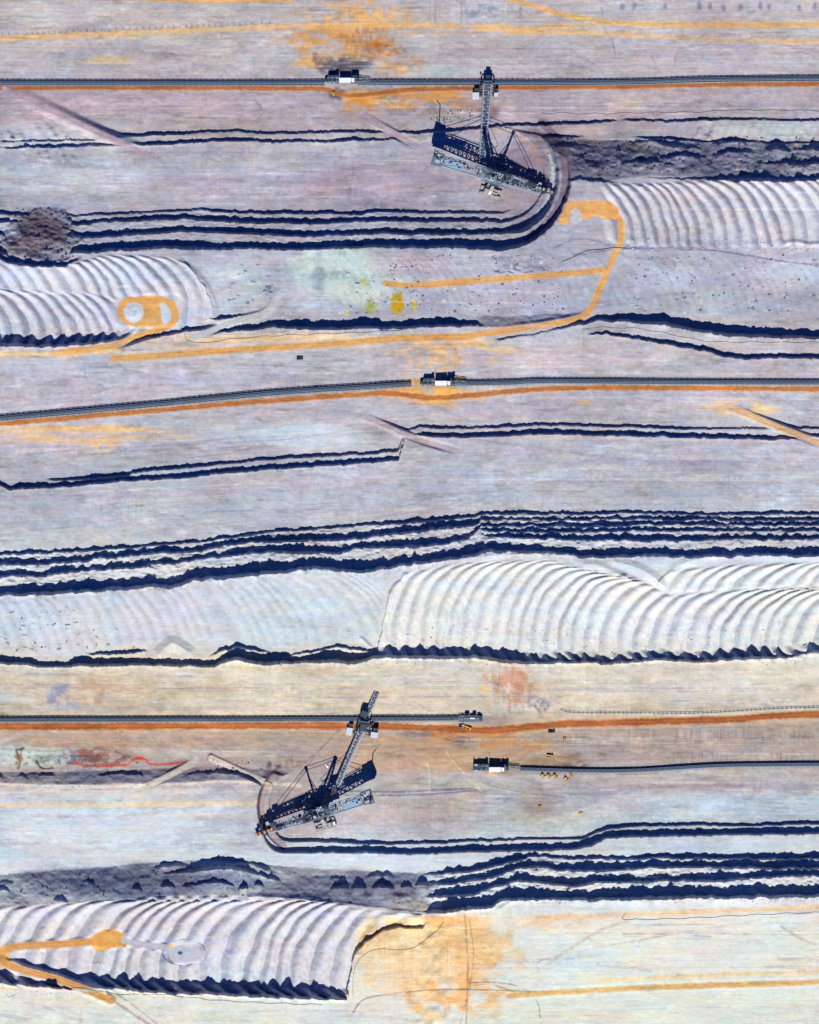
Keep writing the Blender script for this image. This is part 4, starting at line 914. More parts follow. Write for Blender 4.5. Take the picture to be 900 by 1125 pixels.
# ------------------------------------------------------------------ belt conveyors
def path3(pts, step=3.0, win=9, dz=0):
    P = smooth_path(pts, 8); cum = np.concatenate([[0], np.cumsum(np.hypot(*(P[1:]-P[:-1]).T))])
    n = max(int(cum[-1]/step), 2); t = np.linspace(0, cum[-1], n)
    px_ = np.interp(t, cum, P[:,0]); py_ = np.interp(t, cum, P[:,1])
    z = np.array([zat(a, b) for a, b in zip(px_, py_)])
    k = win; zz = np.convolve(np.pad(z, k//2, 'edge'), np.ones(k)/k, 'valid')[:n]
    zz = np.maximum(zz, z-.1)+dz
    f = 1-zz/CAM_H
    return [Vector(((a-CX)*g, (CY-b)*g, c)) for a, b, c, g in zip(px_, py_, zz, f)]
def conveyor(pts, label, wd=3.0, zt=1.5):
    P = path3(pts); o0 = P[0].copy(); P = [p-o0 for p in P]
    root = thing('belt_conveyor', label, 'conveyor', o0, 0, 'long belt conveyors crossing the mine')
    belt, rail, rail2, sup, idl, wk = MB(), MB(), MB(), MB(), MB(), MB()
    for i, (a, b) in enumerate(zip(P[:-1], P[1:])):
        d = (b-a).normalized(); n = Vector((-d.y, d.x, 0)).normalized()
        up = Vector((0,0,zt))
        belt.beam(a+up, b+up, wd*.55, .18)
        for s_ in (-1, 1):
            (rail if s_ > 0 else rail2).beam(a+up+n*(s_*wd*.42)+Vector((0,0,.25)), b+up+n*(s_*wd*.42)+Vector((0,0,.25)), .42, .5)
        idl.beam(a+Vector((0,0,zt+.95)), b+Vector((0,0,zt+.95)), .3, .15)
        for s_ in (-1,1): sup.beam(a+n*(s_*wd*.45)+Vector((0,0,.35)), b+n*(s_*wd*.45)+Vector((0,0,.35)), .3, .2)
        wk.beam(a+n*(-wd*.72)+Vector((0,0,.6)), b+n*(-wd*.72)+Vector((0,0,.6)), .7, .12)     # walkway on the south side
        if i % 2 == 0:
            sup.box(a+Vector((0,0,.18)), (1.1, wd*1.9, .3), math.atan2(d.y, d.x))
            for s_ in (-1, 1): sup.beam(a+n*(s_*wd*.45), a+n*(s_*wd*.45)+up, .3)
            # hood over the belt
            idl.beam(a+n*(wd*.5)+Vector((0,0,zt+.9)), a-n*(wd*.5)+Vector((0,0,zt+.9)), .45, .2)
            for s_ in (-1, 1): idl.beam(a+n*(s_*wd*.48)+Vector((0,0,zt)), a+n*(s_*wd*.48)+Vector((0,0,zt+.9)), .3)
    belt.build('belt', M_BELT, root); rail.build('side_frame', M_CONV, root); rail2.build('side_frame', M_CONV, root); wk.build('walkway', M_STEEL, root); sup.build('support_frame', M_DARK, root); idl.build('roller_bracket', M_DECK, root)
    return root
conveyor([(-40,91.2),(200,91.4),(357,91)], 'steel blue belt conveyor at the top left, ending at the topmost drive station', 4.0, 2.6)
conveyor([(394,90.5),(500,91),(600,91),(700,90),(780,87.5),(940,86)], 'steel blue belt conveyor at the top right passing under the upper excavator', 4.0, 2.6)
conveyor([(-40,463),(0,459.5),(150,446),(300,431.5),(400,425),(452,421.5)], 'belt conveyor slanting across the left of the middle deck', 4.2, 2.6)
conveyor([(500,421),(560,420),(600,418.5),(750,419.5),(940,420)], 'belt conveyor running right from the middle drive station', 3.8, 2.4)
conveyor([(-40,790.5),(300,790),(505,789)], 'belt conveyor left of the lower rust orange road, reaching its tail station', 3.8, 2.2)
conveyor([(572,844.5),(640,846.5),(700,846),(800,840.5),(940,839.5)], 'belt conveyor running right from the lower drive station past yellow machines', 3.2, 2.2)
def thin_rail(pts, label):
    P = path3(pts, 2.4); o0 = P[0].copy(); P = [p-o0 for p in P]
    root = thing('track_rail', label, 'rail track', o0)
    r, r2 = MB(), MB()
    for i, (a, b) in enumerate(zip(P[:-1], P[1:])):
        d = (b-a).normalized(); n = Vector((-d.y, d.x, 0))
        for s_, r_ in ((-1, r), (1, r2)): r_.beam(a+n*(s_*.9)+Vector((0,0,.35)), b+n*(s_*.9)+Vector((0,0,.35)), .3, .3)
        if i % 2 == 0: MB().box((0,0,0), (.8, 3.4, .24), math.atan2(d.y, d.x)).build('sleeper', M_DARK, root, a+Vector((0,0,.12)))
    r.build('rail', M_STEEL, root); r2.build('rail', M_STEEL, root)
thin_rail([(617,779),(630,782),(700,782.5),(760,783),(800,781),(850,778),(940,775.5)], 'thin pale rail track above the lower orange road on the right')

# ------------------------------------------------------------------ drive stations
def drive_station(px, py, label, flip=1, ramp=26, H=8.5):
    root = thing('drive_station', label, 'conveyor drive station', at(px, py), 0, 'conveyor drive stations')
    d = MB(); d.box((0,.8,.9), (36,6.4,.7)); d.box((-11*flip,1.0,3.2), (13,5.4,.5)); d.box((12*flip,1,H*.52), (9,5,.5)); d.build('platform', M_DECK, root)
    f = MB()
    for x in range(-17, 18, 4):
        for y in (-2.2, 3.8): f.beam((x,y,0), (x,y,1), .6)
    for x in (-17,-5): 
        for y in (-1.5,3.5): f.beam((x*flip,y,1), (x*flip,y,6.2), .5)
    for x in (8,12,16):
        for y in (-1.2,3.2): f.beam((x*flip,y,1), (x*flip,y,H*.7), .5)
    f.beam((-17*flip,3.5,6.2),(-5*flip,3.5,6.2),.5); f.beam((-17*flip,-1.5,6.2),(-5*flip,-1.5,6.2),.5)
    f.beam((-18,3.8,.95),(18,3.8,.95),.4); f.beam((-18,-2.2,.95),(18,-2.2,.95),.4); f.beam((8*flip,-2.2,1),(8*flip,3.8,1),.4); f.truss((8*flip,1,H*.75),(30*flip,1,3.0),3.4,2.2,4,.4); f.build('steel_frame', M_STEEL, root)
    h = MB(); h.box((2.4*flip,-.1,1.2+(H-1.2)/2), (12.5,4.9,H-1.2)); hb = h.build('electrical_house', M_LIGHT, root)
    r = MB(); r.box((2.4*flip,-.1,H+.16), (12.9,5.3,.3)); r.build('roof', M_WHITE, hb)
    for k in range(3): MB().box(((-1+3.4*k)*flip,-2.63,4.6), (1.6,.12,1.4)).build('window', M_GLASS, hb)
    for c_, d_ in (((-12*flip,4.6,3.6),(9,2.2,6.6)), ((-6.5*flip,4.8,4.6),(3,2,8)), ((13*flip,4.4,4.2),(7,1.8,8))): MB().box(c_, d_).build('shadow_block', M_DARK, root)  # tall dark machine blocks added to widen the station's shadow
    v = MB(); v.box((11.0*flip,.4,H-.3), (3.2,3.6,2.4)); v.box((11.6*flip,-1.6,H-.9),(1.6,1.2,2)); v.build('control_cabin', M_WHITE, root)
    for x in (-14.5,-9.5):
        MB().cyl((x*flip,-1.2,4.6),(x*flip,3.2,4.6),1.5,14).build('drive_drum', M_DARK, root)
        m = MB(); m.cyl((x*flip,-3.9,4.2),(x*flip,-1.5,4.2),.8,10); m.box((x*flip,-2.0,3.8),(1.8,1.2,1.8)); m.build('motor', M_LIGHT, root)
        MB().cyl((x*flip,3.4,4.2),(x*flip,5.6,4.2),.8,10).build('motor', M_LIGHT, root)
    MB().box((-18.5*flip,1,3.6),(4,4,3.6),0,.6).build('transfer_chute', M_DARK, root); MB().box((16*flip,1,H-1),(3,4,3)).build('transfer_chute', M_DARK, root)
    w = MB()
    for x in range(-17,18,3): w.beam((x,-2.8,1.2),(x,-2.8,2.4),.2)
    w.beam((-18,-2.8,2.4),(18,-2.8,2.4),.25); w.beam((-18,4.1,2.2),(18,4.1,2.2),.25); w.beam((-4*flip,2.2,H+.4),(-4*flip,2.2,H+7),.35); w.build('handrail', M_STEEL, root)
    return root
drive_station(377, 89.5, 'topmost drive station with a white roof, above the orange stained ground', 1, H=9)
drive_station(482, 421.5, 'middle drive station with a bright white roof on the second conveyor', 1, H=11)
drive_station(541, 844.5, 'lower drive station with a white roof, right of the lower excavator', 1, H=11)
# head hopper of the lower drive station
t = thing('feed_hopper', 'grey feed hopper at the left end of the lower drive station', 'hopper', at(524, 843))
MB().box((0,3.0,5), (8,2.2,3)).build('side_wall', M_LIGHT, t); MB().box((0,-3.4,3.6), (9,2.2,2.4)).build('side_wall', M_LIGHT, t)
MB().box((-3.6,0,5.5), (1.2,6,8)).box((3.8,.4,5.2),(1,5,7)).box((0,0,2.4),(7.6,5,.6)).build('hopper', M_DARK, t)
m_ = MB()
for x in (-3,3):
    for y in (-3.4,3.2): m_.beam((x,y,0),(x,y,4),.7)
m_.box((0,0,.5),(9,8.4,.5)); m_.beam((-3,3.2,.5),(-3,3.2,11),.4); m_.build('steel_frame', M_STEEL, t)
# tail station with dark machinery of the lower left conveyor
t = thing('tail_station', 'dark tail station ending the conveyor left of the orange junction', 'conveyor tail station', at(517, 789.5))
m_ = MB(); m_.beam((0,2,3),(0,-2,3),.5); m_.truss((-13,1.6,4.2),(12,1.6,3.0),3,2.4,3.5,.45); m_.truss((-13,-1.8,3.4),(10,-1.8,3.0),3,2,3.5,.4); m_.build('steel_frame', M_STEEL, t)
m_ = MB(); m_.box((0,0,.6),(27,7,.5)); m_.box((8,-2.0,2.2),(7,2.2,1.8)); m_.build('platform', M_DECK, t)
MB().cyl((11,-1.8,2.6),(11,3.2,2.6),1.5,14).build('return_drum', M_DARK, t); MB().cyl((-9,0,2.6),(-9,3,2.6),1.2,12).build('return_drum', M_DARK, t)
[MB().box(c_, d_).build('motor_house', M_DARK, t) for c_, d_ in (((-4,3.2,4.6),(5,2.2,4)), ((4,3.4,4),(4,1.8,4.6)), ((9,2.8,3.2),(3,1.6,3)))]
m_ = MB(); m_.box((2,.6,4.7),(5,1.3,.5)); m_.build('roof', M_WHITE, t)

# ------------------------------------------------------------------ bucket wheel excavators
def crawler(mb_t, mb_f, x, y, L=12, W=3.2, H=2.6, rz=0):
    ca, sa = math.cos(rz), math.sin(rz)
    n = 16; prof = []
    for i in range(n):
        a = 2*math.pi*i/n; prof.append((max(-1,min(1,1.25*math.cos(a)))*L/2*1.0, H/2+max(-1,min(1,1.1*math.sin(a)))*H/2))
    t = MB(); t.side(prof, -W/2, W/2)
    for i in range(int(L/1.1)): t.box((-L/2+.8+i*1.1, 0, H+.08), (.55, W*1.06, .2))
    f = MB(); f.box((0,0,H*.62), (L*.7, W*1.25, H*.5)); f.box((0,0,H+.4),(L*.3,W*.7,.9))
    for src, dst in ((t, mb_t), (f, mb_f)):
        b = len(dst.v); dst.v += [(x+p[0]*ca-p[1]*sa, y+p[0]*sa+p[1]*ca, p[2]) for p in src.v]; dst.f += [tuple(b+i for i in q) for q in src.f]
def excavator(slew, wheel, tail, bridge0, bridge1, label, wheel_lab, wz=9, bz0=15, bz1=11, bw0=3.2, bw1=5.5, paleboom=True, wheel_light=False, mir=1):
    loc0 = at(*slew); rz = math.atan2(-(wheel[1]-slew[1]), wheel[0]-slew[0])
    root = thing('bucket_wheel_excavator', label, 'bucket wheel excavator', loc0, rz, 'bucket wheel excavators')
    ca, sa = math.cos(-rz), math.sin(-rz)
    def L(px, py, z):                     # surveyed plan position to the machine's own axes
        dx, dy = px-slew[0], -(py-slew[1]); return (dx*ca-dy*sa, dx*sa+dy*ca, z)
    F = math.hypot(wheel[0]-slew[0], wheel[1]-slew[1]); T = math.hypot(tail[0]-slew[0], tail[1]-slew[1])
    # undercarriage
    fr = MB(); tracks = []
    for gx, gy in ((-15,-15*mir),(12,-15*mir),(-2,16*mir)):
        for dx in (-5.5, 5.5):
            for dy in (-3.4, 3.4): tr = MB(); crawler(tr, fr, gx+dx*1.15, gy+dy, 11.5, 3.0, 2.8); tracks.append(tr)
        fr.beam((gx,gy,4.2),(gx*.3,gy*.3,7.5),3.2,2.4); fr.beam((gx-8,gy,3.6),(gx+8,gy,3.6),1.8,1.6); fr.box((gx,gy,4.3),(5,7,1.6))
    u = fr.build('undercarriage', M_CREAM, root); [q.build('crawler_track', M_CREAM, u) for q in tracks]
    m = MB(); m.cyl((0,0,6.5),(0,0,9.5),9.5,28); m.cyl((0,0,9.5),(0,0,11),8.2,28); m.build('turntable', M_DARK, root)
    # superstructure decks
    m = MB(); m.box((0,0,12), (30,15,1.2)); m.box((-12,0,15.5), (20,12,.8)); m.box((12,0,17),(20,9,.8)); m.box((0,0,20),(16,10,.7)); m.build('deck', M_DECK, root)
    m = MB()
    for x in (-13,-7,0,7,13):
        for y in (-6,6): m.beam((x,y,12),(x*.8,y*.75,24),.9)
        m.beam((x,-6,12.8),(x*.8,4.5,24),.5); m.beam((x*.8,-4.5,24),(x*.8,4.5,24),.7)
    for y in (-6,6): m.beam((-13,y,12),(13,y,12),1); m.beam((-10,y*.75,24),(10,y*.75,24),.9); m.beam((-13,y,12),(0,y*.75,24),.6); m.beam((13,y,12),(0,y*.75,24),.6)
    m.build('main_frame', M_STEEL, root)
    for c_, d_ in (((-16,2.5,18.6),(9,5.5,5)), ((-5,-4,22.8),(7,4,4.6)), ((5,3.2,22.6),(6,3.6,4))):
        hb = MB().box(c_, d_).build('machinery_house', M_BLUE, root); MB().box((c_[0],c_[1],c_[2]+d_[2]/2+.2),(d_[0]+.5,d_[1]+.5,.4)).build('roof', M_LIGHT, hb)
    rq = random.Random(int(slew[0]))
    for k in range(44):                       # pumps, cabinets, pipes and winches standing on the decks
        x_ = rq.uniform(-T+12, F-12); on_ = abs(x_) < 22
        z_ = 20.6 if on_ else (24+(30-24)*(-x_-10)/max(T-19,1)+.2 if x_ < 0 else 21+(wz+4-21)*(x_-8)/(F-13)+.3)
        y_ = rq.uniform(-5,5) if on_ else rq.uniform(-3.4,3.4); w_ = rq.uniform(.9,3.2); d_ = rq.uniform(.8,2.4); hh = rq.uniform(.8,2.6)
        q = MB(); q.box((x_,y_,z_+hh/2),(w_,d_,hh)); q.box((x_+w_*.1,y_,z_+hh+.15),(w_*.6,d_*.6,.3))
        q.build('equipment_cabinet', rq.choice((M_DARK,M_DARK,M_DECK,M_LIGHT,M_BLUE,M_STEEL,M_CREAM)), root)
    # wheel boom: deep lattice girder with a belt inside
    b0 = (8, 0, 21); b1 = (F-5, 0, wz+4)
    m = MB(); m.truss(b0, b1, 9, 8, 4.5, 1.0, 7, 5); m.build('wheel_boom', M_STEEL, root)
    m = MB(); m.beam((10,0,17.5),(F-6,0,wz+2.6),4.4,.9); m.build('boom_belt', M_BELT, root)
    for s_ in (-1,1):
        m = MB(); m.beam((9,s_*5.6,21),(F-6,s_*4.6,wz+4),1.2,.25); m.beam((9,s_*6.2,22.2),(F-6,s_*5.2,wz+5.2),.18)
        for k in range(12): t_ = k/11; x = 9+(F-15)*t_; z = 21+(wz+4-21)*t_; m.beam((x,s_*6.2,z),(x,s_*(6.2-t_),z+1.2),.16)
        m.build('walkway', M_LIGHT, root)
    for c_, d_ in (((F-14,-3.2*mir,wz+8),(6,4,3.4)), ((F-19,2.5,wz+8.6),(5,4,3)), ((22,0,18.4),(7,5,3.6))): MB().box(c_, d_).build('drive_house', M_DARK, root)
    m = MB(); m.box((F-8,-6.6*mir,wz+4.5),(3.4,3,3)); cb = m.build('operator_cabin', M_LIGHT, root)
    MB().box((F-6.2,-6.6*mir,wz+4.8),(.2,2.4,1.6)).build('window', M_GLASS, cb)
    # bucket wheel, its axle across the boom
    m = MB()
    for s_ in (-1,1):
        n = 28
        for k in range(n):
            a0 = 2*math.pi*k/n; a1 = 2*math.pi*(k+1)/n
            m.beam((F+8.6*math.cos(a0)-2,s_*1.4+1.5,wz+8.6*math.sin(a0)),(F+8.6*math.cos(a1)-2,s_*1.4+1.5,wz+8.6*math.sin(a1)),.7,1.3)
        for k in range(9): a0 = 2*math.pi*k/9; m.beam((F-2,s_*1.4+1.5,wz),(F-2+8.4*math.cos(a0),s_*1.4+1.5,wz+8.4*math.sin(a0)),.8)
    m.cyl((F-2,-2.5,wz),(F-2,6,wz),2.0,14); m.cyl((F-2,3.4,wz),(F-2,5.4,wz),3.4,16)
    wh = m.build('bucket_wheel', M_DARK, root)
    if wheel_lab: wh['label'] = wheel_lab
    for k in range(12):
        a0 = 2*math.pi*k/12; c_, s1 = math.cos(a0), math.sin(a0); q = MB()
        r0, r1 = 8.4, 11.0
        def P(r, t, y): return (F-2+r*math.cos(a0+t), y, wz+r*math.sin(a0+t))
        q.hexa([P(r0,-.12,0),P(r0,.10,0),P(r0,.10,3),P(r0,-.12,3),P(r1,-.02,-.2),P(r1,.16,.2),P(r1,.16,2.8),P(r1,-.02,3.2)])
        q.build('bucket', M_CREAM if not wheel_light else M_ORANGE, wh)
    # counterweight boom and block
    m = MB(); m.truss((-10,0,24),(-T+9,0,30),9,8,5,1.0,10,7); m.build('counterweight_boom', M_STEEL, root)
    m = MB(); m.box((-T+22,1.2*mir,28.6),(22,7.5,.5)); m.box((-T+22,1.2*mir,29.3),(21,6.8,.5)); m.build('machine_deck', M_BLUE, root)
    m = MB(); m.box((-T+5,0,29),(11,14,9)); m.box((-T+1.5,0,31),(6,15.5,6)); m.box((-T+10,0,27),(4,10,7)); cw = m.build('counterweight', M_DECK, root)
    for c_, d_ in (((-T+5,-3,33.8),(5,3.4,1)), ((-T+6,4,34),(5,2.2,1.4)), ((-T+2,-5.2*mir,34.2),(3.6,2.8,1)), ((-T+9.5,-1,33.9),(1.6,5,1.2))): MB().box(c_, d_).build('winch', M_LIGHT, cw)
    for c_, d_ in (((-T+8,2,34.4),(3,2.6,2)), ((-T+4,0,34.6),(2.2,1.6,2.4)), ((-T+1,2.5,35),(3,3,1.8))): MB().box(c_, d_).build('ballast_block', M_DARK, cw)
    for s_ in (-1,1): m = MB(); m.beam((-T+12,s_*6.4,30.5),(-12,s_*6.4,25.5),1.3,.25); m.beam((-T+12,s_*7,31.8),(-12,s_*7,26.8),.2); m.build('walkway', M_LIGHT, root)
    m = MB(); m.beam((-T+3,5,34),(-T+3,5,56),.9); m.beam((-T+3,5,56),(-T-1,5,60),.6); m.beam((-T+3,5,40),(-T+3,1,34),.5); m.build('service_crane', M_DARK, root)
    # masts and stay cables
    for x0, x1, zt, hw, nm in ((6, 17, 58, 5, 'front'), (-6, -17, 62, 5, 'rear')):
        m = MB()
        for s_ in (-1,1):
            m.beam((x0,s_*hw,22),(x1,s_*1.6,zt),1.7,1.7); m.beam((x0-6*(1 if x0>0 else -1),s_*hw,22),(x1*.62,s_*hw*.6,40),.7)
        for k in range(1,8):
            t_ = k/8; y_ = hw+(1.6-hw)*t_; x_ = x0+(x1-x0)*t_; z_ = 22+(zt-22)*t_
            m.beam((x_,-y_,z_),(x_,y_,z_),.6)
            t2 = (k+1)/8; m.beam((x_,-y_,z_),(x0+(x1-x0)*t2,hw+(1.6-hw)*t2,22+(zt-22)*t2),.4)
        m.box((x1,0,zt),(3,4.4,1.8)); m.build('mast', M_DECK, root)
    for y_ in (-2,2):
        for p_, q_ in (((17,y_,58),(F-10,y_*1.6,wz+5)),((17,y_,58),(-17,y_,62)),((-17,y_,62),(-T+9,y_*2.5,33))):
            MB().beam(p_, q_, .42).build('stay_cable', M_DARK, root)
    # discharge bridge to the bench conveyor
    p0 = L(*bridge0, bz0); p1 = L(*bridge1, bz1)
    m = MB(); m.truss(p0, p1, bw0, 2.6, 3.6, .6, bw1, 2.6); br = m.build('discharge_bridge', M_LIGHT if paleboom else M_STEEL, root)
    a_ = Vector(p0); b_ = Vector(p1); MB().beam(a_-Vector((0,0,1.2)), b_-Vector((0,0,1.2)), bw0*.5, .4).build('bridge_belt', M_BELT, br)
    n_ = (b_-a_).cross(Vector((0,0,1))).normalized()
    for s_ in (-1,1): MB().beam(a_+n_*s_*(bw0/2+.7)-Vector((0,0,1)), b_+n_*s_*(bw1/2+.7)-Vector((0,0,1)), .9, .2).build('walkway', M_STEEL, br)
    m = MB(); m.beam(a_,(0,0,38),.5); m.beam(a_*.5+b_*.5,(0,0,40),.35); m.box((p0[0]*.8,p0[1]*.8,bz0+2),(8,8,5)); m.build('bridge_support', M_DARK, root)
    return root, L
ex1, L1 = excavator((545,197),(599,212.5),(475.5,178),(529,182),(535.5,93),'upper excavator, its dark discharge bridge reaching straight up to the top conveyor', None, paleboom=False, bw0=4.5, bw1=7.5, mir=-1)
ex2, L2 = excavator((350,891),(289,911.5),(409,873),(371,862),(403,789),'lower excavator with a pale lattice bridge slanting up right over the conveyor', None, paleboom=True, bw0=3.6, bw1=6.0, wheel_light=True, bz1=18, mir=1)

# loading cars that carry the far end of each bridge over the conveyor
def loading_car(px, py, rz, label, boxes, tall=14, hd=9):
    t = thing('loading_car', label, 'conveyor loading car', at(px, py), rz, 'loading cars carrying the excavator bridges')
    m = MB()
    for x in (-8.5, 8.5):
        for y in (-9, 5):
            m.beam((x,y,0),(x*.7,y*.6,tall),1.0); m.box((x,y,.9),(5,2.6,1.6))
        m.beam((x,-9,1.4),(x,5,1.4),.9); m.beam((x,-9,1.4),(x*.7,3,tall),.6); m.beam((x,5,1.4),(x*.7,-5.4,tall),.6)
    m.beam((-6,-5.4,tall),(6,-5.4,tall),1); m.beam((-6,3,tall),(6,3,tall),1); m.beam((-8.5,-9,3),(8.5,-9,3),.7); m.beam((-8.5,5,3),(8.5,5,3),.7)
    m.build('portal_frame', M_DARK, t)
    m = MB(); m.box((0,-1,tall+1.2),(9,9,2.4),0,.8); m.box((0,3,tall-3),(6,6,5)); m.cyl((-4.5,5,tall+.6),(4.5,5,tall+.6),1.6,12); m.build('hopper', M_DARK, t)
    for bx, by, bw, bh in boxes:
        hb = MB().box((bx,by,4.2),(bw,bh,3.6)).build('electrical_house', M_LIGHT, t); MB().box((bx,by,6.15),(bw+.4,bh+.4,.3)).build('roof', mat('dusty_roof', (.55,.57,.58), .7, 0, .15), hb)
        m = MB(); m.beam((bx-bw/2,by+bh/2+1.4,2.2),(bx+bw/2,by+bh/2+1.4,2.2),2.2,.4); m.box((bx+1,by+bh/2+3.2,4),(bw*.8,3,4)); m.build('machine_deck', M_DARK, t)
    rq = random.Random(int(px))
    for k in range(16):
        x_ = rq.uniform(-10,10); y_ = rq.uniform(-9,7); z_ = rq.uniform(2,tall); q = MB(); q.box((x_,y_,z_),(rq.uniform(.8,2.6),rq.uniform(.8,2.4),rq.uniform(.6,2))); q.beam((x_,y_,z_),(x_,y_,1),.3); q.build('equipment_cabinet', rq.choice((M_DARK,M_DECK,M_DARK,M_STEEL,M_LIGHT)), t)
    m = MB(); m.truss((0,5,tall-1),(.6,hd,tall-1),4.6,3,3,.6); m.box((.5,hd-1,tall-1),(5,3,2)); m.build('discharge_head', M_DARK, t)
    return t
loading_car(535.5, 96, 0, 'dark loading car under the far end of the upper excavator bridge', [(-13,-10.5,7,7.5),(9.5,-9,4,4)], 12, 11)
t = loading_car(400, 797, R(-8), 'dark loading car with two pale boxes under the lower excavator bridge', [(-15,-8.5,6,8),(12.5,-8.5,7,6)], 10, 8)
# short upper conveyor arm beyond the lower loading car
t = thing('transfer_arm', 'short pale lattice arm pointing up right beyond the lower loading car', 'conveyor arm', at(402, 788), 0)
m_ = MB(); m_.truss((0,-2,7),(11.5,26,6),5.0,2.6,3,.6); m_.build('lattice_arm', M_LIGHT, t)
MB().beam((0,-2,5.6),(11.5,26,4.6),2.6,.4).build('belt', M_BELT, t)
m_ = MB(); m_.box((-1.5,4,9.5),(7,7,4),R(-20)); m_.box((-3,5,5),(5,5,6),R(-20)); m_.build('drive_house', M_DARK, t)
m_ = MB()
for x,y in ((-4,0),(4,0),(-2,7),(6,7)): m_.beam((x,y,0),(x*.6,y,7),.9)
m_.build('support_leg', M_DARK, t)
# crawler mounted cable drum car tied to the lower excavator
def cable_car(px, py, rz, label):
    t = thing('cable_drum_car', label, 'cable drum car', at(px, py), rz, 'cable drum cars beside the excavators')
    b = MB()
    for y in (-3,3): a = MB(); crawler(a, b, 0, y, 9, 2, 1.8); a.build('crawler_track', M_DARK, t)
    b.box((0,0,2.6),(9,7,.6)); b.build('chassis', M_CREAM, t)
    MB().cyl((-1,-2.4,5.4),(-1,2.4,5.4),2.9,20).build('cable_drum', M_CREAM, t)
    MB().box((3.4,0,4.3),(2.4,4,2.8)).build('operator_cabin', M_WHITE, t)
    m = MB(); m.truss((-2,5,7),(2,20,10),1.8,1.6,2.5,.35); m.build('gangway', M_LIGHT, t)
    return t
cable_car(364, 905, R(15), 'pale cable drum car just below the lower excavator')
cable_car(535, 211, R(-25), 'pale cable drum car just below the upper excavator')

# ------------------------------------------------------------------ vehicles
def bulldozer(loc, rz, label, group=None, body=None):
    t = thing('bulldozer', label, 'bulldozer', loc, rz, group)
    b = MB()
    for y in (-1.35,1.35): a = MB(); crawler(a, b, 0, y, 4.2, .7, 1.1); a.build('crawler_track', M_BLACK, t)
    b.box((0,0,1.2),(3.4,1.9,.7)); b.build('chassis', M_YEL, t)
    MB().box((1.0,0,2.0),(2.2,1.6,1.0),0,.9).build('bonnet', body or M_YEL, t)
    c = MB().box((-.9,0,2.5),(1.6,1.7,1.7),0,.85).build('cab', M_YEL, t); MB().box((-.9,0,2.55),(1.64,1.5,.8),0,.92).build('window', M_GLASS, c)
    m = MB(); m.side([(2.7,.1),(3.0,.1),(2.85,.8),(3.05,1.5),(2.8,1.5),(2.6,.8)], -2.1, 2.1); bl = m.build('blade', M_YEL, t)
    m = MB(); m.beam((0,1.75,.8),(2.8,1.75,.6),.25); m.beam((0,-1.75,.8),(2.8,-1.75,.6),.25); m.build('blade_arm', M_YEL, bl)
    return t
def truck(loc, rz, label, col, bed, name='dump_truck', cat='truck', L=7.5):
    t = thing(name, label, cat, loc, rz)
    MB().box((0,0,.95),(L,2.0,.5)).build('chassis', M_BLACK, t)
    c = MB(); c.side([(L/2-2,1.1),(L/2,1.1),(L/2,2.1),(L/2-.5,3.0),(L/2-2,3.0)],-1.15,1.15); cb = c.build('cab', col, t)
    MB().box((L/2-.22,0,2.45),(.3,2.0,.7)).build('window', M_GLASS, cb)
    d = MB(); d.box((-1.2,0,1.5),(L-2.6,2.3,.25))
    for y in (-1.1,1.1): d.box((-1.2,y,2.2),(L-2.6,.15,1.3))
    d.box((L/2-2.4,0,2.4),(.15,2.3,1.7)); d.build('load_bed', bed, t)
    for x in (L/2-1,-L/2+2.4,-L/2+1):
        for y in (-1.05,1.05): MB().cyl((x,y-.2,.55),(x,y+.2,.55),.55,12).build('wheel', M_BLACK, t)
    return t
def pickup(loc, rz, label, col, group=None):
    t = thing('pickup_truck', label, 'pickup truck', loc, rz, group)
    b = MB(); b.side([(-2.6,.5),(2.6,.5),(2.6,1.05),(1.3,1.25),(-.2,1.25),(-.2,.95),(-2.5,.95),(-2.6,1.3)],-.95,.95); bd = b.build('body', col, t)
    MB().side([(-.2,1.22),(1.3,1.22),(.8,1.85),(0,1.9)],-.85,.85).build('cab', col, t)
    MB().side([(-.1,1.3),(1.22,1.28),(.84,1.78),(.02,1.82)],-.88,.88).build('window', M_GLASS, t)
    for x in (-1.7,1.7):
        for y in (-.9,.9): MB().cyl((x,y-.13,.42),(x,y+.13,.42),.42,12).build('wheel', M_BLACK, t)
    return t
GY = 'yellow machines parked below the lower conveyor'
bz = bulldozer(at(596,851.5), R(-50), 'leftmost yellow bulldozer of the row below the lower conveyor', GY)
for px, py, a, lab in ((602.5,852,-48,'second yellow bulldozer from the left below the lower conveyor'),(609.5,852,-52,'third yellow bulldozer from the left below the lower conveyor'),(621.5,855,-40,'yellow bulldozer set lowest in the row below the lower conveyor'),(627.5,851.5,100,'rightmost yellow bulldozer below the lower conveyor, turned upward')):
    dup(bz, at(px,py), R(a), lab, GY)
d = dup(bz, at(367,104), R(95), 'yellow bulldozer on the grey patch below the topmost drive station')
for o in (d,):
    if 'group' in o: del o['group']
d = dup(bz, at(620,813), R(85), 'single yellow bulldozer between the orange road and the lower conveyor'); del d['group']
d = dup(bz, at(593,887.5), R(90), 'yellow bulldozer alone on the brown deck beside the dark bench'); del d['group']
truck(at(606,803.5), 0, 'black truck just below the rust orange road', M_BLACK, M_BLACK)
truck(at(604,830.5), R(-5), 'cream truck above the lower conveyor on the dark stain', M_CREAM, M_YEL)
truck(at(514,799.5), R(-20), 'yellow truck below the dark tail station', M_YEL, M_YEL, L=8.5)
truck(at(507,797), R(10), 'pale grey service truck beside the yellow truck', M_LIGHT, M_DARK, 'service_truck', 'truck', 6)
truck(at(329.5,394), 0, 'dark truck alone on the lilac deck below the long haul road', M_BLACK, M_DARK, L=7)
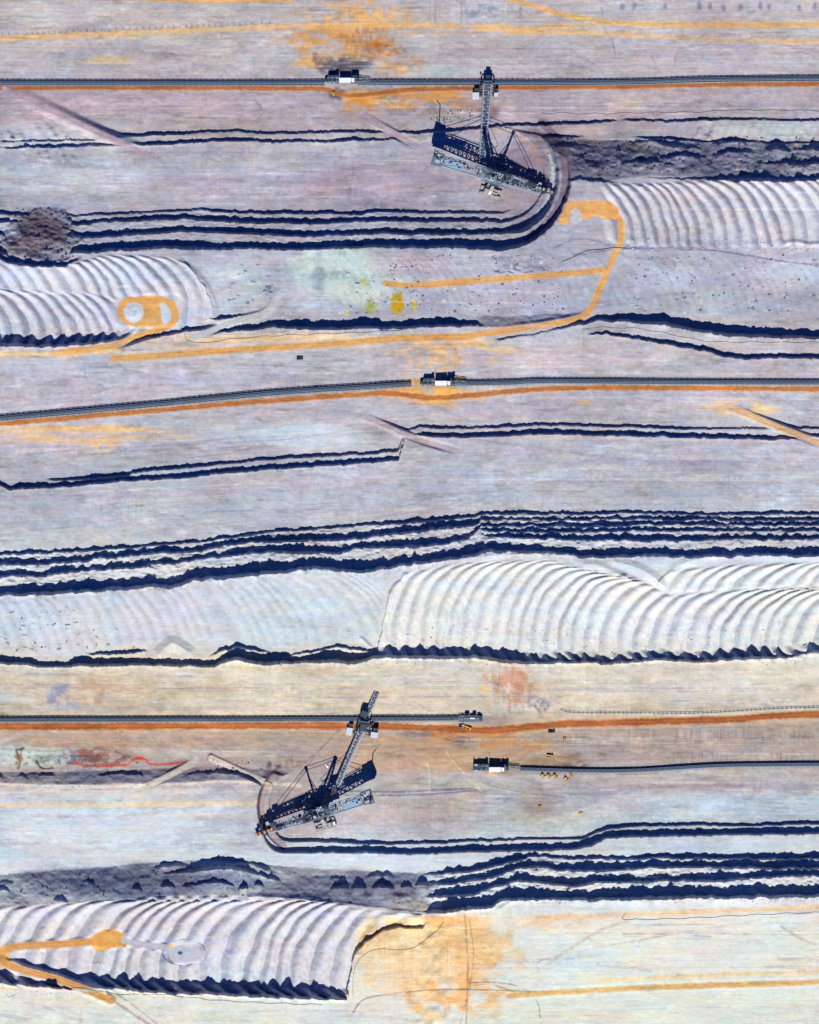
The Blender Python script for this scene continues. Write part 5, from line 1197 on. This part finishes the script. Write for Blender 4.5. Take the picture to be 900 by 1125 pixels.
pickup(at(543,849.5), 0, 'orange pickup truck directly below the lower drive station', mat('pickup_orange',(.8,.35,.05),.4))
pickup(at(638,893.5), R(20), 'small yellow pickup truck right of the lone bulldozer', M_YEL)
pickup(at(359,841), R(-60), 'white pickup truck between the mast shadows of the lower excavator', M_WHITE)
pickup(at(347,426), R(4), 'dark green pickup truck on the middle conveyor track', mat('dark_green',(.03,.08,.05),.5))

# ------------------------------------------------------------------ cables laid on the ground
def cable(pts, label, r=.2, m=None, wig=.6):
    P = smooth_path(pts, 8); cum = np.concatenate([[0], np.cumsum(np.hypot(*(P[1:]-P[:-1]).T))]); n = int(cum[-1]/2.2)
    t = np.linspace(0, cum[-1], n); rr_ = random.Random(int(pts[0][0]*3+pts[0][1])); mb = MB(); prev = None
    loc0 = Vector(at(pts[0][0], pts[0][1]))
    for k in t:
        x = float(np.interp(k, cum, P[:,0]))+rr_.uniform(-wig,wig)*.4; y = float(np.interp(k, cum, P[:,1]))+math.sin(k/5.2)*wig+rr_.uniform(-wig,wig)*.4
        p = Vector(at(x, y, r*.7))-loc0
        if prev is not None: mb.beam(prev, p, r*2, r*2)
        prev = p
    o = mb.build('power_cable', m or mat('worn_cable', (.10,.10,.12), .9), None, loc0); tag(o, label, 'power cable', 'power cables lying along the benches'); return o
cable([(203,366),(206,373),(222,377),(250,373),(300,369),(350,367),(400,365),(458,361)], 'dark cable along the foot of the bank above the long haul road')
cable([(60,1086),(90,1086),(130,1092),(180,1093),(240,1099),(300,1102),(355,1104)], 'dark cable along the foot of the lower left ridges')
cable([(388,1094),(388,1075),(392,1058),(402,1048),(420,1042),(440,1044),(460,1038),(480,1022),(488,1012)], 'looping dark cable round the orange ground at lower centre')
cable([(688,1003),(689,1010),(760,1008.5),(830,1005),(940,1001)], 'thin dark cable below the pale orange strip at lower right')
cable([(640,362),(655,360),(700,361),(740,368),(780,375),(850,376),(940,376)], 'dark cable between the two shaded banks at right')
cable([(596,124),(650,125),(700,124),(770,123),(810,121),(940,122)], 'thin dark cable above the upper right bank')
cable([(700,272),(650,275),(617,288)], 'faint cable line at the foot of the right ridge field', .3)
# clods and boulders fallen on slumps and benches: nobody could count them
def rubble(name, label, spots, col):
    rn = random.Random(len(label)); mb = MB()
    for (x0,x1,y0,y1,n,r0,r1) in spots:
        for _ in range(n):
            px = rn.uniform(x0,x1); py = rn.uniform(y0,y1); r = rn.uniform(r0,r1)*rn.choice((.5,.7,1)); x, y, z = at(px, py)
            B = len(mb.v); n_ = 6
            for zz, k in ((-.4,1),(.35,.85),(.8,.4)):
                a0 = rn.uniform(0,6)
                for i in range(n_): a = a0*0+2*math.pi*i/n_; q = r*k*rn.uniform(.75,1.25); mb.v.append((x+q*math.cos(a)*1.2, y+q*math.sin(a), z+zz*r))
            for l in range(2):
                for i in range(n_): mb.f.append((B+l*n_+i, B+l*n_+(i+1)%n_, B+(l+1)*n_+(i+1)%n_, B+(l+1)*n_+i))
            mb.f.append(tuple(B+2*n_+i for i in range(n_)))
    o = mb.build(name, col); tag(o, label, 'rubble', kind='stuff'); return o
rubble('rubble', 'dark clods scattered over the slumps and flats', [(15,80,228,290,160,.6,1.6),(430,620,280,345,120,.5,1.3),(690,890,280,345,120,.5,1.4),(0,120,665,716,70,.5,1.1),(600,900,150,196,260,.5,1.5),(400,470,290,345,60,.5,1.3),(60,290,833,846,60,.4,1.2),(470,520,120,135,60,.5,1.3),(0,300,960,985,90,.4,1.2),(640,900,600,606,60,.4,1.1)], mat('dark_clod',(.12,.11,.13),.95))
rubble('rubble', 'pale clods fallen along the crests and ridge feet', [(0,900,724,732,200,.4,1.1),(0,380,1088,1097,120,.4,1.1),(415,900,690,720,220,.4,1.2),(430,900,986,993,90,.4,1.0),(0,230,360,378,90,.4,1.2),(690,900,262,278,120,.5,1.4),(0,280,860,866,90,.4,1.0),(500,560,840,880,40,.3,.8)], mat('pale_clod',(.42,.41,.42),.95))
